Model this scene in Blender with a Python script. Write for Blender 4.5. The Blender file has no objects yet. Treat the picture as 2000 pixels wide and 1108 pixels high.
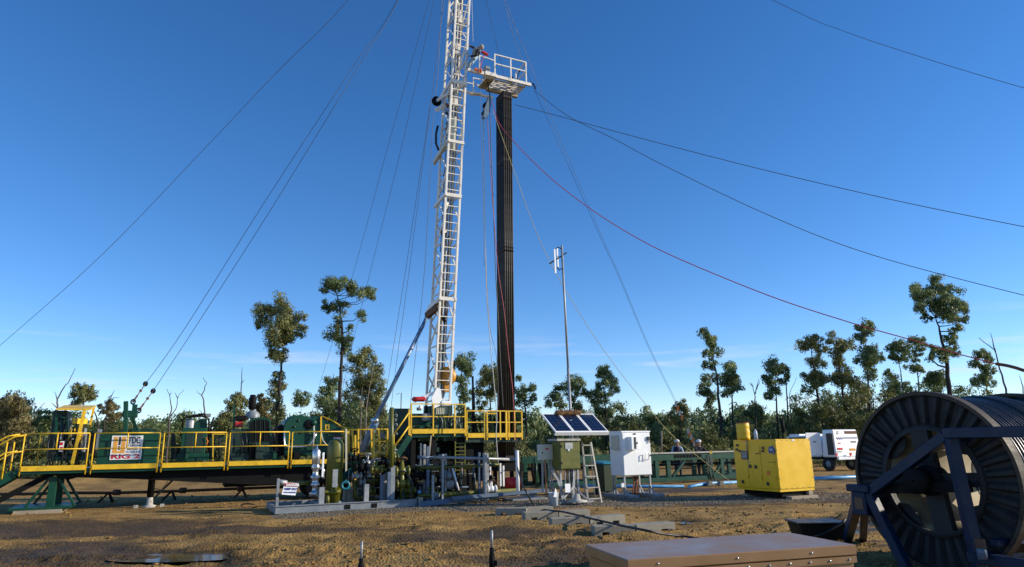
import bpy, bmesh, random
import numpy as np
from math import *
from mathutils import Vector, Matrix, noise
random.seed(7); RNG = np.random.default_rng(7)
SC = bpy.context.scene; COL = SC.collection
# ------------------------------------------------------------------ camera, sky, sun, exposure
PIT, ROLL, F, CH = radians(13.5), radians(0.9), 1300., 1.75     # pitch, roll, focal length in photo pixels, eye height
TH = radians(26)                                                # heading of the drill site's own grid
RCAM = Matrix.Rotation(pi/2+PIT, 3, 'X') @ Matrix.Rotation(-ROLL, 3, 'Z')
cam = bpy.data.cameras.new('camera'); camo = bpy.data.objects.new('camera', cam); COL.objects.link(camo)
camo.matrix_world = Matrix.Translation((0, 0, CH)) @ RCAM.to_4x4()
cam.sensor_width = 36; cam.lens = 36*F/2000; cam.clip_start = .05; cam.clip_end = 6000
SC.camera = camo
SUN_EL, SUN_AZ = radians(21), radians(90)      # azimuth: angle from -Y (behind the camera) towards +X
SD = Vector((sin(SUN_AZ)*cos(SUN_EL), -cos(SUN_AZ)*cos(SUN_EL), sin(SUN_EL)))
W = bpy.data.worlds.new("World"); SC.world = W; W.use_nodes = True
nt = W.node_tree; bg = nt.nodes['Background']
sky = nt.nodes.new('ShaderNodeTexSky'); sky.sky_type = 'NISHITA'; sky.sun_disc = False
sky.sun_elevation = SUN_EL; sky.sun_rotation = pi-SUN_AZ; sky.air_density = 0.8; sky.dust_density = 0.0; sky.ozone_density = 3.0
SKY_SAT = 1.23
tc = nt.nodes.new('ShaderNodeTexCoord'); mp = nt.nodes.new('ShaderNodeMapping'); mp.inputs['Scale'].default_value = (2.2, 2.2, 26)
nz = nt.nodes.new('ShaderNodeTexNoise'); nz.inputs['Scale'].default_value = 1.6; nz.inputs['Detail'].default_value = 7; nz.inputs['Roughness'].default_value = .6
rp = nt.nodes.new('ShaderNodeValToRGB'); rp.color_ramp.elements[0].position = .55; rp.color_ramp.elements[1].position = .78
sep = nt.nodes.new('ShaderNodeSeparateXYZ'); band = nt.nodes.new('ShaderNodeValToRGB')
cr = band.color_ramp; cr.elements[0].position = .0; cr.elements[0].color = (.6,.6,.6,1); cr.elements[1].position = .17; cr.elements[1].color = (0,0,0,1)
e = cr.elements.new(.10); e.color = (.85,.85,.85,1)
mu = nt.nodes.new('ShaderNodeMath'); mu.operation = 'MULTIPLY'
mx = nt.nodes.new('ShaderNodeMixRGB'); mx.inputs['Color2'].default_value = (4.4, 4.7, 5.4, 1)   # thin cloud streaks low over the horizon
hs = nt.nodes.new('ShaderNodeHueSaturation'); hs.inputs['Saturation'].default_value = SKY_SAT
tint = nt.nodes.new('ShaderNodeMixRGB'); tint.blend_type = 'MULTIPLY'; tint.inputs[0].default_value = 1; tint.inputs[2].default_value = (1, .965, 1.06, 1)
L = nt.links.new
L(tc.outputs['Generated'], mp.inputs['Vector']); L(mp.outputs[0], nz.inputs['Vector']); L(nz.outputs['Fac'], rp.inputs[0])
L(tc.outputs['Generated'], sep.inputs[0]); L(sep.outputs['Z'], band.inputs[0]); L(rp.outputs[0], mu.inputs[0]); L(band.outputs[0], mu.inputs[1])
L(mu.outputs[0], mx.inputs['Fac']); L(sky.outputs[0], hs.inputs['Color']); L(hs.outputs[0], tint.inputs[1]); L(tint.outputs[0], mx.inputs['Color1']); L(mx.outputs[0], bg.inputs['Color'])
bg.inputs['Strength'].default_value = 0.15
sl = bpy.data.lights.new('sun', 'SUN'); slo = bpy.data.objects.new('sun', sl); COL.objects.link(slo)
sl.energy = 4.7; sl.angle = radians(.5); sl.color = (1, .9, .74)
slo.rotation_euler = SD.to_track_quat('Z', 'Y').to_euler(); slo.location = (60, 0, 60)
SC.view_settings.view_transform = 'Standard'; SC.view_settings.look = 'None'; SC.view_settings.gamma = 1; SC.view_settings.exposure = 0.27

# ------------------------------------------------------------------ places: photo measurements turned into real positions
def ray(px, py): return RCAM @ Vector(((px-1000)/F, -(py-554)/F, -1))
def at(px, py, Y):
    d = ray(px, py); return Vector((d.x*Y/d.y, Y, CH+d.z*Y/d.y))
def gnd(px, py, z=0):
    d = ray(px, py); t = (z-CH)/d.z; return Vector((d.x*t, d.y*t, z))
CT, ST = cos(TH), sin(TH)
def site(p): return Vector((p[0]*CT+p[1]*ST, -p[0]*ST+p[1]*CT, p[2]))
def world(s): return Vector((s[0]*CT-s[1]*ST, s[0]*ST+s[1]*CT, s[2]))
def A(px, py, b):
    d = ray(px, py); t = b/(-d.x*ST+d.y*CT); return site((d.x*t, d.y*t, CH+d.z*t))
def atw(px, py, b): return world(A(px, py, b))
# ------------------------------------------------------------------ materials
def mat(name, c, rough=.55, metal=0., var=.18, scale=5., bump=0., bscale=40., dirt=None, spec=.5):
    m = bpy.data.materials.new(name); m.use_nodes = True; n = m.node_tree.nodes; l = m.node_tree.links.new
    P = n['Principled BSDF']; P.inputs['Metallic'].default_value = metal; P.inputs['Specular IOR Level'].default_value = spec
    t = n.new('ShaderNodeTexCoord'); z = n.new('ShaderNodeTexNoise'); z.inputs['Scale'].default_value = scale; z.inputs['Detail'].default_value = 6; z.inputs['Roughness'].default_value = .65
    l(t.outputs['Object'], z.inputs['Vector'])
    mix = n.new('ShaderNodeMixRGB'); mix.inputs['Color1'].default_value = (*[x*(1-var) for x in c], 1); mix.inputs['Color2'].default_value = (*[min(1, x*(1+var)) for x in c], 1)
    st = n.new('ShaderNodeMapRange'); st.inputs[1].default_value = .3; st.inputs[2].default_value = .7; l(z.outputs['Fac'], st.inputs[0]); l(st.outputs[0], mix.inputs['Fac'])
    out = mix.outputs[0]
    rr = n.new('ShaderNodeMapRange'); rr.inputs[1].default_value = .3; rr.inputs[2].default_value = .7; rr.inputs[3].default_value = max(.05, rough-.12); rr.inputs[4].default_value = min(1, rough+.12)
    l(z.outputs['Fac'], rr.inputs[0]); l(rr.outputs[0], P.inputs['Roughness'])
    if dirt:
        dc, amt, ds = dirt
        z2 = n.new('ShaderNodeTexNoise'); z2.inputs['Scale'].default_value = ds; z2.inputs['Detail'].default_value = 9; z2.inputs['Roughness'].default_value = .72; l(t.outputs['Object'], z2.inputs['Vector'])
        r2 = n.new('ShaderNodeMapRange'); r2.inputs[1].default_value = .66-amt*.3; r2.inputs[2].default_value = .78-amt*.2; l(z2.outputs['Fac'], r2.inputs[0])
        m2 = n.new('ShaderNodeMixRGB'); m2.inputs['Color2'].default_value = (*dc, 1); l(r2.outputs[0], m2.inputs['Fac']); l(out, m2.inputs['Color1']); out = m2.outputs[0]
    l(out, P.inputs['Base Color'])
    if bump:
        zb = n.new('ShaderNodeTexNoise'); zb.inputs['Scale'].default_value = bscale; zb.inputs['Detail'].default_value = 5; l(t.outputs['Object'], zb.inputs['Vector'])
        b = n.new('ShaderNodeBump'); b.inputs['Strength'].default_value = bump; b.inputs['Distance'].default_value = .02; l(zb.outputs['Fac'], b.inputs['Height']); l(b.outputs[0], P.inputs['Normal'])
    return m
RUST = (.13,.055,.025); MUD = (.22,.14,.07)
M = dict(
 yellow=mat('yellow_paint', (.78,.47,.015), .45, dirt=((.2,.12,.03), .22, 7)),
 genyel=mat('generator_yellow_paint', (.84,.50,.008), .4, var=.06, scale=3, dirt=((.5,.3,.03), .1, 4)),
 green=mat('rig_green_paint', (.006,.056,.032), .42, dirt=((.014,.018,.014), .35, 5), spec=.3),
 dgreen=mat('greasy_dark_green_paint', (.005,.03,.02), .5, dirt=((.015,.013,.01), .5, 5)),
 olive=mat('olive_paint', (.12,.12,.014), .4, dirt=((.07,.06,.02), .25, 6)),
 white=mat('white_paint', (.9,.9,.88), .45, var=.03, dirt=((.6,.54,.46), .02, 4)),
 mast=mat('mast_white_paint', (.78,.73,.64), .5, var=.1, dirt=((.3,.2,.11), .3, 2.5)),
 offw=mat('cream_paint', (.55,.53,.42), .5, var=.08),
 galv=mat('galvanised_steel', (.33,.34,.34), .5, .35, dirt=((.2,.17,.13), .2, 6)),
 grey=mat('grey_paint', (.22,.24,.25), .5, dirt=((.14,.12,.1), .25, 6)),
 bgrey=mat('blue_grey_paint_and_shade', (.10,.14,.20), .45, dirt=((.1,.1,.1), .2, 5)),  # on the skid the blue of the shaded grey steel is put into this colour
 silver=mat('polished_steel', (.6,.6,.6), .3, .85, var=.1, dirt=((.2,.17,.13),.25,8)),
 black=mat('black_rubber', (.012,.012,.013), .5),
 dark=mat('greasy_black_steel', (.008,.008,.008), .7, dirt=((.022,.016,.011), .25, 6), spec=.12),
 pipe=mat('dark_drill_pipe_steel', (.020,.016,.012), .55, .1, dirt=((.12,.09,.06), .3, 3)),
 rust=mat('rusty_steel', RUST, .8, bump=.3),
 red=mat('red_paint', (.5,.015,.015), .45),
 redhose=mat('red_hose_rubber', (.42,.03,.045), .5),
 wire=mat('steel_wire_rope', (.09,.085,.08), .5, .5),
 rope=mat('pale_rope', (.55,.53,.48), .8),
 yrope=mat('yellow_rope', (.45,.38,.14), .8),
 orange=mat('orange_plastic', (.85,.2,.02), .5),
 blueram=mat('blue_grey_ram_paint', (.13,.21,.33), .3, .0),
 reelblue=mat('dark_blue_frame_paint', (.007,.019,.05), .45, dirt=((.03,.022,.018), .25, 5), spec=.25),
 flange=mat('weathered_grey_flange_steel', (.031,.033,.034), .6, .0, dirt=((.010,.008,.007), .5, 2.5), spec=.15),
 rim=mat('worn_rim_steel', (.06,.047,.035), .6, .1, dirt=((.016,.012,.009), .5, 6), spec=.2),
 coil=mat('black_coiled_hose', (.016,.016,.017), .33, dirt=((.1,.075,.05), .15, 5)),
 box=mat('tan_painted_steel', (.27,.15,.065), .36, var=.1, scale=2.5, dirt=((.20,.115,.055), .03, 2)),
 tank=mat('teal_plastic', (.02,.2,.25), .4),
 poly=mat('blue_poly_pipe', (.12,.36,.62), .4, dirt=((.25,.2,.15), .2, 3)),
 conc=mat('precast_concrete', (.27,.25,.195), .85, bump=.35, bscale=60, dirt=((.25,.19,.11), .3, 5)),
 wood=mat('weathered_timber', (.33,.27,.19), .8, bump=.3),
 tyre=mat('tyre_rubber', (.018,.017,.016), .8),
 glass=mat('dark_glass', (.015,.018,.022), .08),
 skin=mat('tanned_skin', (.42,.24,.16), .5, var=.08),
 navy=mat('navy_cloth', (.012,.016,.035), .85), jacket=mat('black_jacket_cloth', (.014,.014,.015), .8), jeans=mat('pale_blue_denim', (.3,.42,.5), .85),
 shirt=mat('pale_blue_shirt', (.38,.45,.55), .85), trouser=mat('dark_trouser_cloth', (.02,.022,.03), .85), boot=mat('brown_boot_leather', (.06,.035,.02), .6),
 hat=mat('white_plastic_hat', (.7,.7,.68), .35), hatgrey=mat('grey_knit_hood', (.3,.29,.27), .8),
 coir=mat('brown_coir_fibre', (.17,.085,.03), .95, var=.5, scale=30, bump=.8),
 binm=mat('dark_green_plastic', (.03,.05,.025), .5), bluew=mat('pale_blue_white_plastic', (.5,.56,.62), .5),
 signw=mat('sign_white', (.82,.82,.8), .4, var=.03), signk=mat('sign_black', (.03,.03,.03), .4), signr=mat('sign_red', (.5,.01,.02), .4), signo=mat('sign_amber', (.75,.36,.06), .4), signb=mat('sign_blue', (.05,.07,.25), .4),
 lens=mat('red_lamp_lens', (.6,.02,.02), .2), amber=mat('amber_lens', (.7,.3,.02), .2), bark=mat('dark_ironbark', (.035,.026,.02), .9, var=.4, scale=8, bump=.6, bscale=14),
 palebark=mat('pale_gum_bark', (.2,.16,.125), .85, var=.3, scale=4), deadw=mat('bleached_dead_wood', (.11,.085,.075), .9, var=.3, scale=4),
 plate=mat('pale_foot_steel', (.4,.38,.33), .7, dirt=((.2,.13,.07), .4, 6)),
)
def solar_mat():
    m = bpy.data.materials.new('solar_cells'); m.use_nodes = True; n = m.node_tree.nodes; l = m.node_tree.links.new; P = n['Principled BSDF']
    t = n.new('ShaderNodeTexCoord'); b = n.new('ShaderNodeTexBrick'); b.offset = 0; b.inputs['Scale'].default_value = 1; b.inputs['Brick Width'].default_value = .156; b.inputs['Row Height'].default_value = .156
    b.inputs['Mortar Size'].default_value = .005; b.inputs['Color1'].default_value = (.003,.007,.026,1); b.inputs['Color2'].default_value = (.005,.010,.034,1); b.inputs['Mortar'].default_value = (.05,.06,.085,1)
    l(t.outputs['UV'], b.inputs['Vector']); l(b.outputs['Color'], P.inputs['Base Color']); P.inputs['Roughness'].default_value = .12
    return m
M['solar'] = solar_mat()
# ------------------------------------------------------------------ object helpers
ORG = {}
def tag(o, label=None, cat=None, group=None, kind=None):
    for k, v in (('label', label), ('category', cat), ('group', group), ('kind', kind)):
        if v: o[k] = v
    return o
def thing(name, label, cat, org, group=None, site_grid=True):
    """An Empty at the thing's base; its parts are given in site (or world) coordinates and stored relative to it."""
    o = bpy.data.objects.new(name, None); COL.objects.link(o); o.empty_display_size = .2
    org = Vector(org); o.location = world(org) if site_grid else org; o.rotation_euler = (0, 0, TH if site_grid else 0)
    ORG[o] = org; return tag(o, label, cat, group)
class MB:
    def __init__(s): s.v = []; s.f = []; s.sm = []; s.mi = []; s.m = 0
    def add(s, vs, fs, smooth=False):
        k = len(s.v); s.v += [Vector(p) for p in vs]
        for f in fs: s.f.append([i+k for i in f]); s.sm.append(smooth); s.mi.append(s.m)
        return s
    def hexa(s, p): return s.add(p, [(3,2,1,0),(4,5,6,7),(0,1,5,4),(1,2,6,5),(2,3,7,6),(3,0,4,7)])
    def box(s, x0, x1, y0, y1, z0, z1): return s.hexa([(x0,y0,z0),(x1,y0,z0),(x1,y1,z0),(x0,y1,z0),(x0,y0,z1),(x1,y0,z1),(x1,y1,z1),(x0,y1,z1)])
    def pbox(s, px0, py0, px1, py1, b0, b1):          # box whose front face, on the site plane b0, covers that much of the photo
        mx_, my_ = (px0+px1)/2, (py0+py1)/2
        a0, a1 = A(px0,my_,b0).x, A(px1,my_,b0).x; z1, z0 = A(mx_,py0,b0).z, A(mx_,py1,b0).z
        return s.box(a0, a1, b0, b1, max(z0, -.02), z1)
    def bar(s, p, q, w, h=None, up=(0,0,1)):
        p, q = Vector(p), Vector(q); h = h or w; d = (q-p).normalized(); up = Vector(up)
        if abs(d.dot(up)) > .98: up = Vector((0,1,0))
        x = d.cross(up).normalized()*w/2; y = x.cross(d).normalized()*h/2
        return s.hexa([p-x-y, p+x-y, p+x+y, p-x+y, q-x-y, q+x-y, q+x+y, q-x+y])
    def pbar(s, p, q, b, w, h=None, b2=None): return s.bar(A(*p, b), A(*q, b if b2 is None else b2), w, h)
    def tube(s, pts, r, n=8, cap=True, smooth=True):
        pts = [Vector(p) for p in pts]; rs = r if isinstance(r, (list, tuple)) else [r]*len(pts); N = len(pts); vs = []; fs = []
        x = None
        for i, p in enumerate(pts):
            d = (pts[min(i+1, N-1)]-pts[max(i-1, 0)])
            d = d.normalized() if d.length > 1e-9 else Vector((0,0,1))
            if x is None: x = d.cross(Vector((0,0,1)) if abs(d.z) < .95 else Vector((1,0,0))).normalized()
            else:
                x = x-d*x.dot(d); x = x.normalized() if x.length > 1e-6 else d.cross(Vector((1,0,0))).normalized()
            y = d.cross(x)
            for k in range(n): t = 2*pi*k/n; vs.append(p+(x*cos(t)+y*sin(t))*rs[i])
        for i in range(N-1):
            for k in range(n): k2 = (k+1)%n; fs.append((i*n+k, i*n+k2, (i+1)*n+k2, (i+1)*n+k))
        s.add(vs, fs, smooth)
        if cap: k = len(s.v)-len(vs); s.f += [[k+i for i in reversed(range(n))], [k+(N-1)*n+i for i in range(n)]]; s.sm += [False]*2; s.mi += [s.m]*2
        return s
    def ptube(s, pts, b, r, n=8): return s.tube([A(p[0], p[1], p[2] if len(p) > 2 else b) for p in pts], r, n)
    def lathe(s, c, axis, prof, n=20, smooth=True):   # prof: (distance along axis, radius)
        c, d = Vector(c), Vector(axis).normalized(); x = d.cross(Vector((0,0,1)) if abs(d.z) < .95 else Vector((1,0,0))).normalized(); y = d.cross(x)
        vs = []; fs = []
        for t, r in prof:
            for k in range(n): u = 2*pi*k/n; vs.append(c+d*t+(x*cos(u)+y*sin(u))*max(r, 1e-4))
        for i in range(len(prof)-1):
            for k in range(n): k2 = (k+1)%n; fs.append((i*n+k, i*n+k2, (i+1)*n+k2, (i+1)*n+k))
        return s.add(vs, fs, smooth)
    def prism(s, poly, off):                          # flat outline given a real thickness
        p = [Vector(q) for q in poly]; off = Vector(off); n = len(p)
        return s.add(p+[q+off for q in p], [tuple(range(n)), tuple(reversed(range(n, 2*n)))]+[(i, n+i, n+(i+1)%n, (i+1)%n) for i in range(n)])
    def pprism(s, pix, b0, b1): return s.prism([A(x, y, b0) for x, y in pix], (0, b1-b0, 0))
    def ball(s, c, r, nu=12, nv=8, sc=(1,1,1)):
        return s.add([Vector(c)+Vector((r*sc[0]*sin(pi*j/nv)*cos(2*pi*i/nu), r*sc[1]*sin(pi*j/nv)*sin(2*pi*i/nu), r*sc[2]*cos(pi*j/nv))) for j in range(nv+1) for i in range(nu)],
              [(j*nu+i, (j+1)*nu+i, (j+1)*nu+(i+1)%nu, j*nu+(i+1)%nu) for j in range(nv) for i in range(nu)], True)
    def torus(s, c, axis, R, r, n=24, k=8):
        c, d = Vector(c), Vector(axis).normalized(); x = d.cross(Vector((0,0,1)) if abs(d.z) < .95 else Vector((1,0,0))).normalized(); y = d.cross(x)
        vs = [c+(x*cos(2*pi*i/n)+y*sin(2*pi*i/n))*(R+r*cos(2*pi*j/k))+d*r*sin(2*pi*j/k) for i in range(n) for j in range(k)]
        return s.add(vs, [(i*k+j, ((i+1)%n)*k+j, ((i+1)%n)*k+(j+1)%k, i*k+(j+1)%k) for i in range(n) for j in range(k)], True)
    def build(s, name, ms, parent=None, org=None, bev=0, label=None):
        """Links what was collected as ONE mesh object under PARENT (coordinates as given for the whole thing)."""
        if not isinstance(ms, (list, tuple)): ms = [ms]
        o0 = ORG[parent] if parent is not None else Vector(org or (0,0,0))
        me = bpy.data.meshes.new(name); me.from_pydata([tuple(p-o0) for p in s.v], [], s.f)
        for m in ms: me.materials.append(M[m] if isinstance(m, str) else m)
        me.polygons.foreach_set('use_smooth', s.sm); me.polygons.foreach_set('material_index', s.mi)
        bm = bmesh.new(); bm.from_mesh(me); bmesh.ops.recalc_face_normals(bm, faces=bm.faces); bm.to_mesh(me); bm.free(); me.update()
        o = bpy.data.objects.new(name, me); COL.objects.link(o); ORG[o] = o0
        if parent is not None: o.parent = parent
        else: o.location = o0
        if bev:
            b = o.modifiers.new('bevel', 'BEVEL'); b.width = bev; b.segments = 1; b.limit_method = 'ANGLE'; b.angle_limit = radians(50)
        if label: o['label'] = label
        return o
def text(s, size, p, m, parent, name='lettering', off=0., sx=1., rot=None, ext=.002):
    """Raised lettering lying on a site plane, facing the camera side; P is its lower left corner."""
    c = bpy.data.curves.new(name, 'FONT'); c.body = s; c.size = size; c.extrude = ext; c.offset = off
    t = bpy.data.objects.new(name, c); COL.objects.link(t); bpy.context.view_layer.update()
    me = bpy.data.meshes.new_from_object(t.evaluated_get(bpy.context.evaluated_depsgraph_get())); bpy.data.objects.remove(t)
    R = (rot or Matrix.Rotation(pi/2, 4, 'X')) @ Matrix.Diagonal((sx, 1, 1, 1)); me.transform(R)
    me.materials.clear(); me.materials.append(M[m]); o = bpy.data.objects.new(name, me); COL.objects.link(o)
    o.parent = parent; o.location = Vector(p)-ORG[parent]; ORG[o] = ORG[parent]; return o
def on_site(o):
    o.location = world(ORG[o]); o.rotation_euler = (0, 0, TH); return o
def copy_tree(o, parent=None):
    c = o.copy(); COL.objects.link(c); ORG[c] = ORG[o]
    if parent is not None: c.parent = parent
    for ch in list(o.children): copy_tree(ch, c)
    return c
# ------------------------------------------------------------------ ground
PUD = [(365,1080,60,5),(430,1074,40,3),(520,1071,22,1.6),(1340,1016,22,1.5),(1690,1022,70,8),(1620,1012,40,5)]     # puddles: where they lie, half sizes
PUDW = []
for px, py, hx, hy in PUD:
    g = gnd(px, py); PUDW.append((g.x, g.y, abs(gnd(px+hx,py).x-g.x), abs(gnd(px,py-hy).y-g.y)))
def fbm(x, y, s, o=4): return noise.fractal(Vector((x*s, y*s, 3.7)), 1.0, 2.1, o)
def puddle(x, y):
    w = -9
    for cx, cy, rx, ry in PUDW:
        d = ((x-cx)/rx)**2+((y-cy)/ry)**2
        if d < 6: w = max(w, 1.0-d*.7+2.0*fbm(x*.7, y*1.6, 2.6, 5))
    return w
def is_gravel(x, y):
    a, b, _ = site((x, y, 0)); n = .9*fbm(x, y, .5, 3)
    front = 18.2 if a < 6 else (18.2-(a-6)*.42 if a < 16 else 14.0)
    back = 20.3 if a < 10.5 else front+3.2
    return max(0, min(1, (b-front+n)/.8+.5))*max(0, min(1, (a-2.4+n)/.7))*max(0, min(1, (20.6-a+n)/1.2))*max(0, min(1, (back-b+n)/.9))
TRACKS = [(-7, 14.6, 1.5, 15.3), (-7, 16.4, 1.2, 16.9), (-9, 11.6, 5, 12.4), (2.5, 12.2, 8, 17.0), (-6, 9.6, 1.5, 9.9)]
def height(x, y):
    d = hypot(x, y)
    k = .3+.7*min(1, max(0, (20-y)/5))
    h = (.06*fbm(x, y, .35, 3)+.075*fbm(x*.55, y*1.3, 1.5, 6)+.05*max(0,fbm(x, y, 4, 4))*max(.15, min(1, (15.5-y)/3+fbm(x,y,.3,2))))*k
    r = fbm(x*.5, y*.5, .8, 2); tr = sin((y*.97+x*.12)*2.6+2*fbm(x, y, .25, 2)); h -= max(0, tr-.55)*.11*k*max(0, .5+r)     # wheel ruts
    for (x0, y0, x1, y1) in TRACKS:                                   # tyre tread prints
        lx, ly = x1-x0, y1-y0; LL = hypot(lx, ly); t = ((x-x0)*lx+(y-y0)*ly)/LL; e_ = ((x-x0)*ly-(y-y0)*lx)/LL
        if 0 < t < LL and abs(e_) < .26: h += -.022+.03*max(0, sin(t*2*pi/.34+e_*9))-.0
        elif 0 < t < LL and abs(e_) < .36: h += .025
    if d > 45: h *= max(0, 1-(d-45)/20)
    a, b, _ = site((x, y, 0)); g = is_gravel(x, y); h = h*(1-.85*g)+.012*g
    bank = max(0, 1-abs(b-42)/5.5)*max(0, min(1, (12-a)/8)); h += .42*bank*(.8+.7*fbm(x, y, .4, 4))
    p = puddle(x, y)
    if p > -.6: h = h*(1-min(1, max(0, (p+.6)/.7)))-.05*min(1, max(0, p+.4))
    return h
def wetness(x, y): return .36+1.7*fbm(x*.35, y*1.0, .42, 4)+.5*fbm(x*.6, y*1.4, 1.9, 5)+.38*max(0, 1-abs(y-12.6)/2.4)*(1 if x < 0 else .6)-.45*max(0, (y-15)/3.5)*(1 if x < 1 else .35)
rows = [4.2]
while rows[-1] < 75: rows.append(rows[-1]*(1.006 if rows[-1] < 30 else 1.02))
while rows[-1] < 3500: rows.append(rows[-1]*1.35)
NX = 460; us = np.linspace(-1.35, 1.35, NX); vs = []; wet = []; grv = []
for y in rows:
    for u in us:
        x = float(u*(y if y < 75 else y*1.6)); near = y < 75
        vs.append((x, y, height(x, y) if near else 0.))
        if near:
            p = puddle(x, y)
            w = wetness(x, y)
            wet.append(max(0, min(1, max(w, p+.75)))); grv.append(is_gravel(x, y))
        else: wet.append(0); grv.append(0)
nr = len(rows); fs = [(j*NX+i, j*NX+i+1, (j+1)*NX+i+1, (j+1)*NX+i) for j in range(nr-1) for i in range(NX-1)]
k0 = len(vs); vs += [(-30,-40,0),(30,-40,0),(-30*1.,-40,0)]                        # apron under and behind the viewpoint
fs.append((0, k0, k0+1, NX-1))
me = bpy.data.meshes.new('ground'); me.from_pydata(vs, [], fs); me.polygons.foreach_set('use_smooth', [True]*len(fs))
for nm, arr in (('wet', wet+[0]*3), ('gravel', grv+[0]*3)): at_ = me.attributes.new(nm, 'FLOAT', 'POINT'); at_.data.foreach_set('value', arr)
def ground_mat():
    m = bpy.data.materials.new('churned_clay'); m.use_nodes = True; n = m.node_tree.nodes; l = m.node_tree.links.new; P = n['Principled BSDF']
    t = n.new('ShaderNodeTexCoord')
    def nz(s, d=8, r=.65): z = n.new('ShaderNodeTexNoise'); z.inputs['Scale'].default_value = s; z.inputs['Detail'].default_value = d; z.inputs['Roughness'].default_value = r; l(t.outputs['Object'], z.inputs['Vector']); return z
    def ramp(src, stops):
        r = n.new('ShaderNodeValToRGB'); e = r.color_ramp.elements
        for i, (p, c) in enumerate(stops):
            q = e[i] if i < 2 else e.new(p); q.position = p; q.color = (*c, 1)
        l(src, r.inputs[0]); return r.outputs[0]
    def mix(f, a, b): x = n.new('ShaderNodeMixRGB'); l(f, x.inputs['Fac']); l(a, x.inputs['Color1']); l(b, x.inputs['Color2']); return x.outputs[0]
    clay = ramp(nz(.9).outputs['Fac'], [(.33,(.095,.05,.015)), (.68,(.50,.31,.10)), (.5,(.325,.19,.056))])
    fine = ramp(nz(22, 6, .7).outputs['Fac'], [(.40,(.12,.066,.02)), (.62,(.47,.29,.095))])
    x = n.new('ShaderNodeMixRGB'); x.inputs['Fac'].default_value = .4; l(clay, x.inputs['Color1']); l(fine, x.inputs['Color2'])
    aw = n.new('ShaderNodeAttribute'); aw.attribute_name = 'wet'; ag = n.new('ShaderNodeAttribute'); ag.attribute_name = 'gravel'
    wetc = ramp(nz(9).outputs['Fac'], [(.35,(.030,.020,.011)), (.7,(.095,.062,.030))])
    mr = n.new('ShaderNodeMapRange'); l(aw.outputs['Fac'], mr.inputs[0]); mr.inputs[1].default_value = .35; mr.inputs[2].default_value = .85; mr.inputs[4].default_value = .85
    c1 = mix(mr.outputs[0], x.outputs[0], wetc)
    vo = n.new('ShaderNodeTexVoronoi'); vo.inputs['Scale'].default_value = 22; l(t.outputs['Object'], vo.inputs['Vector'])
    sepc = n.new('ShaderNodeSeparateColor'); l(vo.outputs['Color'], sepc.inputs[0])
    gc = ramp(sepc.outputs[0], [(0,(.08,.066,.045)), (1,(.32,.26,.18)), (.6,(.15,.12,.08))])
    gm = n.new('ShaderNodeMath'); gm.operation = 'MULTIPLY_ADD'; l(nz(6, 5).outputs['Fac'], gm.inputs[0]); gm.inputs[1].default_value = .9; 
    g2 = n.new('ShaderNodeMath'); g2.operation = 'SUBTRACT'; l(ag.outputs['Fac'], g2.inputs[0]); g2.inputs[1].default_value = .45; l(g2.outputs[0], gm.inputs[2])
    g3 = n.new('ShaderNodeMapRange'); l(gm.outputs[0], g3.inputs[0]); g3.inputs[1].default_value = .45; g3.inputs[2].default_value = .62
    l(mix(g3.outputs[0], c1, gc), P.inputs['Base Color'])
    ro = n.new('ShaderNodeMapRange'); l(aw.outputs['Fac'], ro.inputs[0]); ro.inputs[1].default_value = .6; ro.inputs[2].default_value = 1; ro.inputs[3].default_value = .95; ro.inputs[4].default_value = .62; l(ro.outputs[0], P.inputs['Roughness'])
    P.inputs['Specular IOR Level'].default_value = .2
    b1 = n.new('ShaderNodeBump'); b1.inputs['Strength'].default_value = .38; b1.inputs['Distance'].default_value = .05; l(nz(7, 9, .7).outputs['Fac'], b1.inputs['Height'])
    b2 = n.new('ShaderNodeBump'); b2.inputs['Strength'].default_value = .6; b2.inputs['Distance'].default_value = .03; l(vo.outputs['Distance'], b2.inputs['Height']); l(b1.outputs[0], b2.inputs['Normal'])
    l(b2.outputs[0], P.inputs['Normal']); return m
me.materials.append(ground_mat()); go = bpy.data.objects.new('ground', me); COL.objects.link(go); tag(go, kind='structure')
wm = mat('muddy_water', (.012,.011,.010), .08, spec=.5, var=.2)
for i, (cx, cy, rx, ry) in enumerate(PUDW):
    q = MB(); N = 40; zw = -.026-.004*i
    q.add([(cx+rx*2.6*cos(2*pi*k/N), cy+ry*2.6*sin(2*pi*k/N), zw) for k in range(N)], [tuple(range(N))])
    tag(q.build('puddle', wm, org=(cx, cy, zw)), kind='structure')
def scatter(name, n, pick, smin, smax, m):
    vs = []; fs = []
    base = [Vector(p) for p in ((1,0,0),(0,1,0),(-1,0,0),(0,-1,0),(0,0,1),(0,0,-1))]; bf = [(0,1,4),(1,2,4),(2,3,4),(3,0,4),(1,0,5),(2,1,5),(3,2,5),(0,3,5)]
    for _ in range(n):
        x, y = pick(); s = smin+(smax-smin)*random.random()**3; R = Matrix.Rotation(random.random()*6, 3, 'Z') @ Matrix.Rotation(random.random(), 3, 'X'); k = len(vs)
        z = height(x, y)
        for p in base: q = R @ (p*s*random.uniform(.6, 1.2)); vs.append((x+q.x, y+q.y, z+q.z*.7+s*.25))
        fs += [[i+k for i in f] for f in bf]
    me = bpy.data.meshes.new(name); me.from_pydata(vs, [], fs); me.materials.append(m); o = bpy.data.objects.new(name, me); COL.objects.link(o); return tag(o, kind='stuff')
def pick_clod():
    while True:
        y = 8.5*(30/8.5)**random.random(); x = random.uniform(-.85, .85)*y
        if is_gravel(x, y) < .3 and puddle(x, y) < -.3 and wetness(x, y) < .25+.3*random.random() and fbm(x*.7, y*1.3, .55, 4)+.5*random.random() > .24: return x, y
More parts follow.
